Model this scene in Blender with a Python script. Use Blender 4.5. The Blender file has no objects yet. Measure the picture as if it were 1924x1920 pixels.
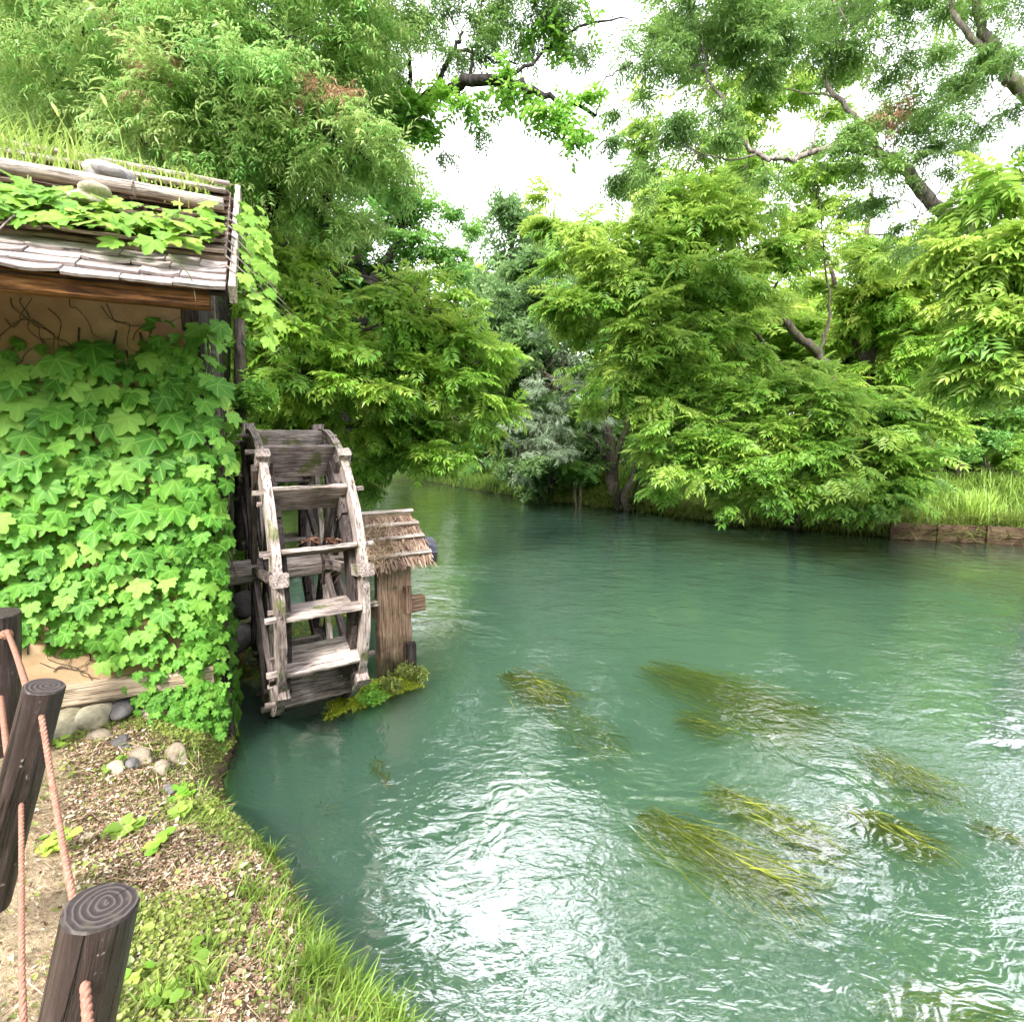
import bpy, math, random
import numpy as np
from mathutils import Vector, Matrix
from math import radians, sin, cos, pi, atan2, sqrt
random.seed(7)
RNG = np.random.default_rng(7)
S = bpy.context.scene
COL = S.collection

# ------------------------------------------------------------ camera, world, sun, exposure
CAM_H = 2.3
PITCH = radians(7.7)
cd = bpy.data.cameras.new('camera'); cam = bpy.data.objects.new('camera', cd); COL.objects.link(cam)
cam.location = (0, 0, CAM_H); cam.rotation_euler = (radians(90) - PITCH, 0, 0)
cd.sensor_width = 36; cd.lens = 18; cd.clip_start = 0.05; cd.clip_end = 600
S.camera = cam
S.view_settings.view_transform = 'Standard'; S.view_settings.look = 'None'
S.view_settings.exposure = 2.15; S.view_settings.gamma = 1; S.view_settings.use_curve_mapping = False
try:
    S.cycles.use_denoising = True; S.cycles.denoiser = 'OPENIMAGEDENOISE'
except Exception: pass
S.cycles.max_bounces = 8; S.cycles.diffuse_bounces = 4; S.cycles.glossy_bounces = 3
S.cycles.transmission_bounces = 5; S.cycles.volume_bounces = 1; S.cycles.transparent_max_bounces = 10
S.cycles.caustics_reflective = False; S.cycles.caustics_refractive = False
S.cycles.use_adaptive_sampling = True; S.cycles.adaptive_threshold = 0.03

SUN_EL, SUN_AZ = radians(44), radians(196)      # behind the camera, a little to its left
w = bpy.data.worlds.new('World'); S.world = w; w.use_nodes = True
nt = w.node_tree; nt.nodes.clear()
out = nt.nodes.new('ShaderNodeOutputWorld'); mix = nt.nodes.new('ShaderNodeMixShader')
b1 = nt.nodes.new('ShaderNodeBackground'); b2 = nt.nodes.new('ShaderNodeBackground')
sky = nt.nodes.new('ShaderNodeTexSky'); sky.sky_type = 'NISHITA'; sky.sun_disc = False
sky.sun_elevation = SUN_EL; sky.sun_rotation = SUN_AZ
nt.links.new(sky.outputs[0], b1.inputs[0]); b1.inputs[1].default_value = 0.12
tc = nt.nodes.new('ShaderNodeTexCoord'); nz = nt.nodes.new('ShaderNodeTexNoise')
nz.inputs['Scale'].default_value = 2.2; nz.inputs['Detail'].default_value = 5
nt.links.new(tc.outputs['Generated'], nz.inputs['Vector'])
mr = nt.nodes.new('ShaderNodeMapRange')
mr.inputs[1].default_value = 0.3; mr.inputs[2].default_value = 0.5; mr.inputs[3].default_value = 0.72; mr.inputs[4].default_value = 1.0
nt.links.new(nz.outputs[0], mr.inputs[0]); nt.links.new(mr.outputs[0], mix.inputs[0])
b2.inputs[0].default_value = (0.95, 0.955, 1.0, 1); b2.inputs[1].default_value = 0.95
nt.links.new(b1.outputs[0], mix.inputs[1]); nt.links.new(b2.outputs[0], mix.inputs[2]); nt.links.new(mix.outputs[0], out.inputs[0])
sl = bpy.data.lights.new('sun', 'SUN'); so = bpy.data.objects.new('sun', sl); COL.objects.link(so)
sl.energy = 2.4; sl.angle = radians(14); sl.color = (1, 0.96, 0.88)
sd = Vector((sin(SUN_AZ) * cos(SUN_EL), cos(SUN_AZ) * cos(SUN_EL), sin(SUN_EL)))
so.rotation_euler = sd.to_track_quat('Z', 'Y').to_euler()

# ------------------------------------------------------------ measuring helpers (a point of the photograph at a real distance)
def ray(px, py):
    u = (px - 962) / 962; v = (960 - py) / 962
    return Vector((u, v * sin(PITCH) + cos(PITCH), v * cos(PITCH) - sin(PITCH)))
def P(px, py, Y):
    d = ray(px, py); return Vector((0, 0, CAM_H)) + d * (Y / d.y)
def Wt(px, py, z=0.0):
    d = ray(px, py); return Vector((0, 0, CAM_H)) + d * ((z - CAM_H) / d.z)

# ------------------------------------------------------------ object helpers
WM = {}
def world_of(o): return WM.get(o.name, Matrix.Identity(4))
def setp(o, label=None, cat=None, group=None, kind=None):
    if label: o['label'] = label
    if cat: o['category'] = cat
    if group: o['group'] = group
    if kind: o['kind'] = kind
    return o
def thing(name, label, cat, loc=(0, 0, 0), group=None):
    o = bpy.data.objects.new(name, None); COL.objects.link(o); o.location = loc
    o.empty_display_size = 0.1
    WM[o.name] = Matrix.Translation(Vector(loc))
    return setp(o, label, cat, group)
def link(name, me, parent=None, M=None):
    o = bpy.data.objects.new(name, me); COL.objects.link(o)
    M = M or Matrix.Identity(4)
    if parent is not None:
        o.parent = parent; o.matrix_parent_inverse = world_of(parent).inverted()
    o.matrix_basis = M; WM[o.name] = M
    return o
def mesh_np(name, V, F, mat, smooth=False, tint=None, uv=None):
    """V (n,3); F (m,k) with one k, or a list of such arrays"""
    V = np.asarray(V, dtype=np.float32); Fs = F if isinstance(F, list) and np.ndim(F[0]) == 2 else [F]
    Fs = [np.asarray(f, dtype=np.int32) for f in Fs if len(f)]
    me = bpy.data.meshes.new(name)
    nl = sum(f.size for f in Fs); npol = sum(len(f) for f in Fs)
    me.vertices.add(len(V)); me.vertices.foreach_set('co', V.ravel())
    me.loops.add(nl); me.polygons.add(npol)
    li = np.concatenate([f.ravel() for f in Fs]) if Fs else np.zeros(0, np.int32)
    tot = np.concatenate([np.full(len(f), f.shape[1], np.int32) for f in Fs])
    st = np.concatenate([[0], np.cumsum(tot)[:-1]]).astype(np.int32)
    me.loops.foreach_set('vertex_index', li)
    me.polygons.foreach_set('loop_start', st)
    me.polygons.foreach_set('use_smooth', np.full(npol, smooth, dtype=bool))
    if tint is not None:
        a = me.attributes.new('tint', 'FLOAT', 'POINT'); a.data.foreach_set('value', np.asarray(tint, np.float32))
    if uv is not None:
        l = me.uv_layers.new(name='UVMap'); l.data.foreach_set('uv', np.asarray(uv, np.float32)[li].ravel())
    if mat: me.materials.append(mat)
    me.update(calc_edges=True)
    return me

# ------------------------------------------------------------ materials
class G:
    def __init__(s, name):
        s.m = bpy.data.materials.new(name); s.m.use_nodes = True; s.t = s.m.node_tree; s.t.nodes.clear()
        s.out = s.n('ShaderNodeOutputMaterial')
    def n(s, k, **kw):
        x = s.t.nodes.new(k)
        for a, b in kw.items():
            if hasattr(x, a): setattr(x, a, b)
        return x
    def put(s, sock, v):
        if isinstance(v, bpy.types.NodeSocket): s.t.links.new(v, sock)
        elif isinstance(v, (tuple, list)) and sock.type == 'RGBA' and len(v) == 3: sock.default_value = (*v, 1)
        else: sock.default_value = v
    def coord(s, kind='Object', scale=(1, 1, 1), rnd=False):
        c = s.n('ShaderNodeTexCoord').outputs[kind] if kind != 'World' else s.n('ShaderNodeNewGeometry').outputs['Position']
        if rnd:
            oi = s.n('ShaderNodeObjectInfo'); va = s.n('ShaderNodeVectorMath', operation='MULTIPLY_ADD')
            s.put(va.inputs[0], oi.outputs['Random']); va.inputs[1].default_value = (17, 31, 23); s.put(va.inputs[2], c); c = va.outputs[0]
        m = s.n('ShaderNodeMapping'); s.put(m.inputs[0], c); m.inputs['Scale'].default_value = scale
        return m.outputs[0]
    def noise(s, vec, scale, detail=4, rough=.6, dist=0):
        x = s.n('ShaderNodeTexNoise'); s.put(x.inputs['Vector'], vec)
        x.inputs['Scale'].default_value = scale; x.inputs['Detail'].default_value = detail
        x.inputs['Roughness'].default_value = rough; x.inputs['Distortion'].default_value = dist
        return x.outputs[0]
    def rng(s, v, a, b, c=0., d=1.):
        x = s.n('ShaderNodeMapRange'); s.put(x.inputs[0], v)
        for i, q in enumerate((a, b, c, d)): s.put(x.inputs[i + 1], q)
        return x.outputs[0]
    def math(s, op, a, b=0.):
        x = s.n('ShaderNodeMath', operation=op); s.put(x.inputs[0], a); s.put(x.inputs[1], b); return x.outputs[0]
    def mix(s, f, a, b, blend='MIX'):
        x = s.n('ShaderNodeMix', data_type='RGBA', blend_type=blend); s.put(x.inputs[0], f); s.put(x.inputs[6], a); s.put(x.inputs[7], b); return x.outputs[2]
    def ramp(s, f, stops):
        x = s.n('ShaderNodeValToRGB'); s.put(x.inputs[0], f); e = x.color_ramp.elements
        while len(e) < len(stops): e.new(0.5)
        for el, (p, c) in zip(e, stops): el.position = p; el.color = (*c, 1)
        return x.outputs[0]
    def bump(s, h, strength=.5, dist=.02, nrm=None):
        x = s.n('ShaderNodeBump'); x.inputs['Strength'].default_value = strength; x.inputs['Distance'].default_value = dist
        s.put(x.inputs['Height'], h)
        if nrm: s.put(x.inputs['Normal'], nrm)
        return x.outputs[0]
    def bsdf(s, col, rough=.8, nrm=None, spec=.3, **kw):
        x = s.n('ShaderNodeBsdfPrincipled'); s.put(x.inputs['Base Color'], col); s.put(x.inputs['Roughness'], rough)
        s.put(x.inputs['Specular IOR Level'], spec)
        if nrm: s.put(x.inputs['Normal'], nrm)
        return x.outputs[0]
    def done(s, sh): s.t.links.new(sh, s.out.inputs['Surface']); return s.m

def leaf_mat(name, dark, mid, light, trans=.4, rough=.42, spec=.4, veins=False, brown=0.0, k=1.65):
    dark, mid, light = [tuple(min(.62, c * k) for c in q) for q in (dark, mid, light)]
    g = G(name)
    at = g.n('ShaderNodeAttribute', attribute_name='tint').outputs['Fac']
    oi = g.n('ShaderNodeObjectInfo').outputs['Random']
    big = g.noise(g.coord('World'), 1.3, 2)
    f = g.math('ADD', g.math('MULTIPLY', at, .75), g.math('ADD', g.math('MULTIPLY', oi, .1), g.math('MULTIPLY', big, .3)))
    col = g.ramp(f, [(.15, dark), (.5, mid), (.95, light)])
    if brown:
        col = g.mix(g.rng(at, 1 - brown, 1 - brown * .8), col, (.28, .12, .03))
    nrm = None
    if veins:
        uv = g.n('ShaderNodeUVMap'); sp = g.n('ShaderNodeSeparateXYZ'); g.put(sp.inputs[0], uv.outputs[0])
        x = g.math('ABSOLUTE', sp.outputs[0]); y = sp.outputs[1]
        ang = g.math('ARCTAN2', x, y); r = g.math('SQRT', g.math('ADD', g.math('MULTIPLY', x, x), g.math('MULTIPLY', y, y)))
        d = g.math('ABSOLUTE', ang)
        d = g.math('MINIMUM', d, g.math('ABSOLUTE', g.math('SUBTRACT', ang, .85)))
        d = g.math('MINIMUM', d, g.math('ABSOLUTE', g.math('SUBTRACT', ang, 1.75)))
        d = g.math('MULTIPLY', d, r)
        v = g.rng(d, .01, .035, 1, 0)
        col = g.mix(g.math('MULTIPLY', v, .45), col, light)
        nrm = g.bump(g.math('ADD', g.math('MULTIPLY', d, 2.0), g.math('MULTIPLY', g.noise(uv.outputs[0], 9, 2), .3)), .35, .02)
    p = g.bsdf(col, rough, nrm, spec)
    tr = g.n('ShaderNodeBsdfTranslucent'); g.put(tr.inputs[0], g.mix(.6, col, light))
    if nrm: g.put(tr.inputs['Normal'], nrm)
    ms = g.n('ShaderNodeMixShader'); ms.inputs[0].default_value = trans
    g.t.links.new(p, ms.inputs[1]); g.t.links.new(tr.outputs[0], ms.inputs[2])
    return g.done(ms.outputs[0])

def wood_mat(name, dark, mid, light, grain=1.0, moss=0.0, rough=.85, wet=False):
    g = G(name)
    v = g.coord('Object', (1.2, 14, 14), rnd=True); v2 = g.coord('Object', (1, 1, 1), rnd=True)
    a = g.noise(v, 5 * grain, 6, .65, .3); b = g.noise(v2, 3.5, 4)
    f = g.math('ADD', g.math('MULTIPLY', a, .65), g.math('MULTIPLY', b, .4))
    f = g.math('ADD', f, g.math('MULTIPLY', g.math('SUBTRACT', g.n('ShaderNodeObjectInfo').outputs['Random'], .5), .14))
    col = g.ramp(f, [(.34, dark), (.5, mid), (.68, light)])
    crack = g.rng(g.noise(g.coord('Object', (.8, 26, 26), rnd=True), 4, 3), .36, .44, 1, 0)
    col = g.mix(g.math('MULTIPLY', crack, .75), col, tuple(c * .25 for c in dark))
    if moss:
        mm = g.rng(g.noise(v2, 6, 5), .62 - moss * .2, .7 - moss * .2)
        col = g.mix(g.math('MULTIPLY', mm, .8), col, (.09, .11, .025))
    if wet:
        sp = g.n('ShaderNodeSeparateXYZ'); g.put(sp.inputs[0], g.n('ShaderNodeNewGeometry').outputs['Position'])
        zz = g.math('ADD', sp.outputs[2], g.math('MULTIPLY', g.math('SUBTRACT', b, .5), .5))
        col = g.mix(g.rng(zz, .08, .42, .85, 0), col, g.mix(g.rng(a, .45, .55), (.016, .015, .010), (.045, .055, .015)))
    h = g.math('SUBTRACT', g.math('ADD', a, g.math('MULTIPLY', g.noise(v2, 30, 3), .4)), g.math('MULTIPLY', crack, .6))
    return g.done(g.bsdf(col, rough, g.bump(h, .8, .012), .2))

M = {}
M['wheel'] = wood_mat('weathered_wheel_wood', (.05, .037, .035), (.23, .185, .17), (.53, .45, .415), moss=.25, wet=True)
M['wheel_shade'] = wood_mat('shade_toned_wheel_wood', (.018, .014, .014), (.065, .05, .048), (.17, .135, .125), wet=True)  # inner timbers' shade is put into the colour; wetting only near the water
M['support'] = wood_mat('orange_grey_post_wood', (.09, .055, .04), (.30, .19, .13), (.46, .32, .23), moss=.1, wet=True)
M['beam'] = wood_mat('brown_eave_wood', (.045, .018, .008), (.17, .075, .024), (.34, .19, .085), grain=.7)
M['shingle'] = wood_mat('pale_grey_shingle_wood', (.15, .12, .115), (.37, .31, .305), (.56, .49, .485))
M['bark'] = wood_mat('old_roof_bark', (.10, .07, .05), (.29, .21, .17), (.50, .39, .34), grain=1.4)
M['pole'] = wood_mat('silvered_pole_wood', (.13, .10, .085), (.38, .32, .28), (.60, .53, .48))
M['sill'] = wood_mat('tan_sill_wood', (.16, .11, .07), (.34, .26, .18), (.46, .37, .28))
M['darkwood'] = wood_mat('dark_stained_wood', (.012, .009, .009), (.045, .035, .034), (.10, .08, .078))
M['revet'] = wood_mat('old_revetment_wood', (.02, .013, .009), (.085, .05, .034), (.18, .12, .08))

M['cap'] = wood_mat('slate_blue_end_wood', (.03, .03, .045), (.07, .07, .095), (.12, .12, .15))
def g_post():
    g = G('dark_brown_fence_post')
    v = g.coord('Object', (30, 30, 3.0), rnd=True)
    a = g.noise(v, 1.2, 5, .65, .5); b = g.noise(g.coord('Object', rnd=True), 9, 5, .65)
    col = g.ramp(g.math('ADD', g.math('MULTIPLY', a, .7), g.math('MULTIPLY', b, .3)), [(.34, (.010, .006, .006)), (.52, (.032, .021, .020)), (.72, (.08, .058, .054))])
    crk = g.rng(g.noise(g.coord('Object', (26, 26, 1.3), rnd=True), 1.6, 3, .5, .8), .36, .42, 1, 0)
    col = g.mix(g.math('MULTIPLY', crk, .9), col, (.006, .004, .004))
    chip = g.rng(g.noise(g.coord('Object', (8, 8, 4), rnd=True), 1.1, 4), .66, .70)
    col = g.mix(g.math('MULTIPLY', chip, .5), col, (.16, .115, .085))
    spots = g.rng(g.noise(g.coord('Object', rnd=True), 55, 2), .70, .73)
    col = g.mix(g.math('MULTIPLY', spots, .6), col, (.30, .27, .25))
    h = g.math('SUBTRACT', g.math('ADD', a, g.math('MULTIPLY', b, .5)), crk)
    return g.done(g.bsdf(col, g.rng(b, .3, .7, .38, .62), g.bump(h, .9, .012), .45))
M['post'] = g_post()
def g_posttop():
    g = G('ringed_post_end_grain')
    sp = g.n('ShaderNodeSeparateXYZ'); c = g.coord('Object'); n0 = g.n('ShaderNodeTexNoise'); g.put(n0.inputs[0], c); n0.inputs['Scale'].default_value = 14
    mx = g.n('ShaderNodeVectorMath', operation='MULTIPLY_ADD'); g.put(mx.inputs[0], n0.outputs['Color']); mx.inputs[1].default_value = (.030, .030, 0); g.put(mx.inputs[2], c)
    g.put(sp.inputs[0], mx.outputs[0])
    r = g.math('SQRT', g.math('ADD', g.math('POWER', g.math('SUBTRACT', sp.outputs[0], .017), 2), g.math('POWER', g.math('SUBTRACT', sp.outputs[1], .008), 2)))
    ring = g.math('SINE', g.math('MULTIPLY', r, 470.))
    col = g.ramp(g.rng(ring, -1, 1), [(.45, (.026, .019, .020)), (.8, (.045, .035, .035)), (1.0, (.085, .068, .063))])
    an = g.math('ARCTAN2', g.math('SUBTRACT', sp.outputs[1], .008), g.math('SUBTRACT', sp.outputs[0], .017))
    split = g.rng(g.math('MULTIPLY', g.math('ABSOLUTE', g.math('SUBTRACT', an, -.9)), r), .0006, .0018, 1, 0)
    col = g.mix(g.math('MULTIPLY', split, .9), col, (.005, .004, .004))
    dirt = g.rng(g.noise(c, 38, 4, .65), .5, .66)
    col = g.mix(g.math('MULTIPLY', dirt, .6), col, (.07, .06, .045))
    return g.done(g.bsdf(col, .6, g.bump(g.math('SUBTRACT', g.math('MULTIPLY', ring, .4), split), .3, .003), .35))
M['post_top'] = g_posttop()
def g_rope():
    g = G('salmon_rope'); 
    n_ = g.noise(g.coord('Object', rnd=True), 90, 3)
    return g.done(g.bsdf(g.ramp(n_, [(.3, (.19, .08, .058)), (.7, (.35, .18, .13))]), .75, g.bump(n_, .4, .003)))
M['rope'] = g_rope()
def g_plaster():
    g = G('ochre_clay_plaster'); v = g.coord('Object')
    a = g.noise(v, 1.6, 5, .6); b = g.noise(v, 45, 4, .7)
    col = g.ramp(a, [(.3, (.26, .17, .10)), (.55, (.40, .28, .17)), (.75, (.50, .38, .25))])
    col = g.mix(g.rng(b, .45, .62, 0, .25), col, (.30, .18, .09))
    return g.done(g.bsdf(col, .92, g.bump(g.math('ADD', a, g.math('MULTIPLY', b, .3)), .4, .02), .15))
M['plaster'] = g_plaster()
def g_stone(name, a, b, c):
    g = G(name); v = g.coord('Object', rnd=True)
    n1 = g.noise(v, 7, 6, .65); n2 = g.noise(v, 40, 4, .7)
    col = g.ramp(g.math('ADD', g.math('MULTIPLY', n1, .7), g.math('MULTIPLY', n2, .35)), [(.35, a), (.55, b), (.75, c)])
    return g.done(g.bsdf(col, .85, g.bump(g.math('ADD', n1, g.math('MULTIPLY', n2, .4)), .6, .02), .25))
M['stone_pale'] = g_stone('pale_cream_stone', (.16, .14, .09), (.34, .31, .22), (.48, .45, .34))
M['stone_grey'] = g_stone('grey_river_stone', (.06, .058, .06), (.14, .13, .13), (.24, .225, .22))
M['stone_tan'] = g_stone('tan_river_stone', (.12, .095, .07), (.25, .205, .155), (.38, .32, .255))
M['stone_dark'] = g_stone('dark_roof_stone', (.11, .10, .10), (.24, .22, .22), (.36, .34, .34))

def g_ground():
    g = G('bank_soil'); v = g.coord('World')
    n1 = g.noise(v, 1.4, 5, .6); n2 = g.noise(v, 12, 6, .7); n3 = g.noise(v, 70, 4, .7)
    soil = g.ramp(g.math('ADD', g.math('MULTIPLY', n2, .5), g.math('MULTIPLY', n3, .5)), [(.32, (.06, .038, .026)), (.5, (.17, .115, .075)), (.68, (.30, .22, .145))])
    moss = g.ramp(n3, [(.3, (.04, .06, .012)), (.7, (.11, .14, .03))])
    col = g.mix(g.rng(n1, .46, .60, 0, .8), soil, moss)
    sp = g.n('ShaderNodeSeparateXYZ'); g.put(sp.inputs[0], v)
    # trodden sandy path on the landward side of the fence
    d = g.math('ADD', g.math('MULTIPLY', sp.outputs[0], -1.0), g.math('MULTIPLY', sp.outputs[1], -.9))
    d = g.math('ADD', d, g.math('MULTIPLY', g.math('SUBTRACT', n1, .5), .4))
    path = g.rng(d, .02, .26)
    nearm = g.rng(sp.outputs[1], 3.0, 4.2, 1, 0)
    sand = g.ramp(n3, [(.3, (.34, .25, .16)), (.7, (.56, .44, .30))])
    col = g.mix(g.math('MULTIPLY', path, nearm), col, sand)
    far = g.rng(sp.outputs[1], 6, 9)
    right = g.rng(sp.outputs[0], 1.0, 1.6)
    fr = g.math('MAXIMUM', far, right)
    grass = g.ramp(n2, [(.3, (.02, .035, .008)), (.7, (.07, .11, .025))])
    col = g.mix(fr, col, grass)
    wet = g.rng(sp.outputs[2], -.02, .10, 1, 0)
    col = g.mix(g.math('MULTIPLY', wet, .8), col, (.05, .04, .025))
    return g.done(g.bsdf(col, .95, g.bump(g.math('ADD', n2, n3), .7, .03), .1))
M['ground'] = g_ground()

def g_litter(name, cols, rough=.8):
    g = G(name); at = g.n('ShaderNodeAttribute', attribute_name='tint').outputs['Fac']
    return g.done(g.bsdf(g.ramp(at, [(i / (len(cols) - 1), c) for i, c in enumerate(cols)]), rough, spec=.15))
M['litter'] = g_litter('dry_leaf_litter', [(.05, .028, .018), (.16, .095, .062), (.30, .19, .125), (.44, .33, .23), (.62, .54, .42)])
M['straw'] = g_litter('straw_and_twigs', [(.12, .08, .05), (.34, .24, .15), (.56, .44, .29)])
M['thatch'] = g_litter('brown_bark_thatch', [(.09, .058, .045), (.23, .15, .11), (.42, .30, .23)])
M['twig'] = g_litter('grey_brown_twigs', [(.05, .04, .035), (.12, .09, .07), (.2, .16, .13)])

def g_bark(name, a, b, c, moss=.3):
    g = G(name); v = g.coord('Object', (9, 9, 2.2)); n1 = g.noise(v, 2.2, 6, .7, .4); n2 = g.noise(g.coord('Object'), 2.5, 4)
    col = g.ramp(n1, [(.34, a), (.52, b), (.72, c)])
    col = g.mix(g.rng(n2, .62 - moss * .3, .72 - moss * .2, 0, .75), col, (.07, .10, .02))
    return g.done(g.bsdf(col, .9, g.bump(n1, .9, .03), .15))
M['trunk'] = g_bark('grey_brown_bark', (.03, .025, .022), (.10, .08, .068), (.21, .17, .145))
M['trunk_dark'] = g_bark('dark_wet_bark', (.008, .007, .007), (.03, .026, .026), (.07, .06, .055), .15)
M['trunk_pale'] = g_bark('pale_lichen_bark', (.09, .075, .07), (.22, .185, .165), (.38, .33, .30))

# foliage colours (reflectance of the leaves themselves)
M['lf_feather'] = leaf_mat('narrow_yellow_green_leaves', (.020, .090, .020), (.10, .245, .045), (.33, .49, .15), .42)
M['lf_dark'] = leaf_mat('dark_narrow_leaves', (.014, .048, .014), (.058, .118, .030), (.17, .27, .07), .38)
M['lf_walnut'] = leaf_mat('fresh_green_compound_leaves', (.022, .085, .014), (.105, .225, .030), (.31, .45, .085), .42)
M['lf_walnut_y'] = leaf_mat('yellow_green_compound_leaves', (.030, .11, .016), (.13, .275, .032), (.34, .50, .085), .45)
M['lf_deep'] = leaf_mat('deep_green_leaves', (.018, .065, .016), (.065, .17, .034), (.20, .33, .08), .4)
M['lf_silver'] = leaf_mat('silvery_willow_leaves', (.08, .12, .07), (.20, .27, .17), (.40, .47, .34), .25, .5, k=1.2)
M['lf_greygreen'] = leaf_mat('grey_green_leaves', (.03, .075, .025), (.085, .165, .05), (.20, .30, .11), .35, k=1.3)
M['lf_vine'] = leaf_mat('broad_vine_leaves', (.016, .085, .010), (.085, .24, .028), (.30, .52, .10), .30, .5, .2, veins=True, k=1.1)
M['lf_vine_y'] = leaf_mat('yellowish_roof_vine_leaves', (.04, .14, .02), (.13, .29, .035), (.32, .48, .08), .35, .45, .2, veins=True, k=1.0)  # lighter, yellower green than the wall vine
M['lf_limbvine'] = leaf_mat('limb_vine_leaves', (.03, .11, .02), (.10, .24, .03), (.24, .40, .06), .4)
M['grass'] = leaf_mat('fresh_grass', (.05, .11, .015), (.13, .23, .03), (.30, .42, .08), .35, .5, k=1.1)
M['grass_roof'] = leaf_mat('roof_grass', (.07, .14, .02), (.20, .33, .05), (.42, .52, .14), .35, .5, k=1.0)
M['clover'] = leaf_mat('low_ground_leaves', (.055, .085, .015), (.16, .21, .04), (.33, .38, .10), .25, k=1.05)
M['moss'] = leaf_mat('bright_moss', (.09, .12, .006), (.26, .31, .016), (.46, .52, .04), .2, .8, k=1.)
M['weed'] = leaf_mat('olive_river_weed', (.038, .052, .007), (.105, .13, .018), (.25, .285, .05), .2, .8, .05, k=1.)
M['dead'] = leaf_mat('dead_brown_leaves', (.12, .05, .03), (.30, .15, .09), (.50, .32, .2), .3, k=1.)

def g_water():
    g = G('milky_green_river_water')
    pos = g.n('ShaderNodeNewGeometry').outputs['Position']
    def mp(rot, sc):
        m = g.n('ShaderNodeMapping'); g.put(m.inputs[0], pos); m.inputs['Rotation'].default_value = (0, 0, rot); m.inputs['Scale'].default_value = sc; return m.outputs[0]
    rough = g.rng(g.noise(mp(.3, (1, 1, 1)), .75, 3, .55, .8), .44, .58)          # calm and riffled patches
    w1 = g.noise(mp(.5, (1, 1.7, 1)), 1.7, 2, .5, .5)
    w2 = g.noise(mp(.25, (1, 2.1, 1)), 11, 2, .5, 1.1)
    w3 = g.noise(mp(.8, (1, 1.8, 1)), 28, 2, .5, .8)
    w4 = g.noise(mp(-.3, (1, 1.5, 1)), 4.5, 2, .5, 1.5)
    h = g.math('ADD', g.math('ADD', g.math('MULTIPLY', w1, .55), g.math('MULTIPLY', w4, .20)),
               g.math('MULTIPLY', g.math('ADD', g.math('MULTIPLY', w2, .135), g.math('MULTIPLY', w3, .036)), g.math('ADD', g.math('MULTIPLY', rough, .95), .22)))
    nrm = g.bump(h, 1.0, .032)
    tr = g.n('ShaderNodeBsdfTransparent'); tr.inputs[0].default_value = (.97, 1, .985, 1)
    gl = g.n('ShaderNodeBsdfGlossy'); gl.inputs['Roughness'].default_value = .03; g.put(gl.inputs['Normal'], nrm)
    fr = g.n('ShaderNodeFresnel'); fr.inputs[0].default_value = 1.36; g.put(fr.inputs['Normal'], nrm)
    fac = g.math('MINIMUM', g.math('ADD', g.math('MULTIPLY', fr.outputs[0], 1.3), .27), 1.)
    ms = g.n('ShaderNodeMixShader'); g.put(ms.inputs[0], fac); g.t.links.new(tr.outputs[0], ms.inputs[1]); g.t.links.new(gl.outputs[0], ms.inputs[2])
    vs = g.n('ShaderNodeVolumePrincipled'); vs.inputs['Color'].default_value = (.28, .56, .37, 1)
    vs.inputs['Density'].default_value = 5.5; vs.inputs['Anisotropy'].default_value = .1
    try: vs.inputs['Absorption Color'].default_value = (.45, .72, .55, 1)
    except Exception: pass
    g.t.links.new(vs.outputs[0], g.out.inputs['Volume'])
    return g.done(ms.outputs[0])
M['water'] = g_water()

# ------------------------------------------------------------ terrain and river
LB = [(1.6, -14), (1.1, -2.5), (.75, -.4), (.25, .75), (-.34, 1.56), (-.56, 1.78), (-.80, 1.98), (-.97, 2.2), (-1.14, 2.38), (-1.50, 2.67), (-1.83, 2.97), (-2.06, 3.25), (-2.13, 3.65),
      (-2.62, 4.4), (-2.95, 5.4), (-3.5, 7.5), (-4.6, 11), (-6.2, 17), (-7.8, 24), (-10, 27.5), (-16, 29.5), (-60, 33)]
RB = [(30, -14), (22, 4), (16.5, 9.4), (11.7, 11.4), (9.25, 12.1), (6.3, 13.8), (3.9, 17), (.8, 20.3), (-2.1, 24.8), (-4.5, 29), (-9, 32), (-16, 33.6), (-60, 37)]
def dist_poly(X, Y, L):
    """signed distance to an open polyline, positive on its left when walking along it"""
    best = np.full(X.shape, 1e9); sgn = np.ones(X.shape)
    for (ax, ay), (bx, by) in zip(L[:-1], L[1:]):
        dx, dy = bx - ax, by - ay; l2 = dx * dx + dy * dy
        t = np.clip(((X - ax) * dx + (Y - ay) * dy) / l2, 0, 1)
        ex, ey = X - ax - t * dx, Y - ay - t * dy; d = np.hypot(ex, ey)
        c = dx * (Y - ay) - dy * (X - ax)
        m = d < best - 1e-9; best = np.where(m, d, best); sgn = np.where(m, np.where(c >= 0, 1, -1), sgn)
    return best * sgn
def vnoise(X, Y, f, seed=0):
    r = np.random.default_rng(seed); T = r.random((64, 64))
    x = X * f + 100; y = Y * f + 100; i = np.floor(x).astype(int); j = np.floor(y).astype(int); u = x - i; v = y - j
    u = u * u * (3 - 2 * u); v = v * v * (3 - 2 * v)
    g = lambda a, b: T[a % 64, b % 64]
    return (g(i, j) * (1 - u) + g(i + 1, j) * u) * (1 - v) + (g(i, j + 1) * (1 - u) + g(i + 1, j + 1) * u) * v
def sst(x, a, b):
    t = np.clip((x - a) / (b - a), 0, 1); return t * t * (3 - 2 * t)
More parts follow.
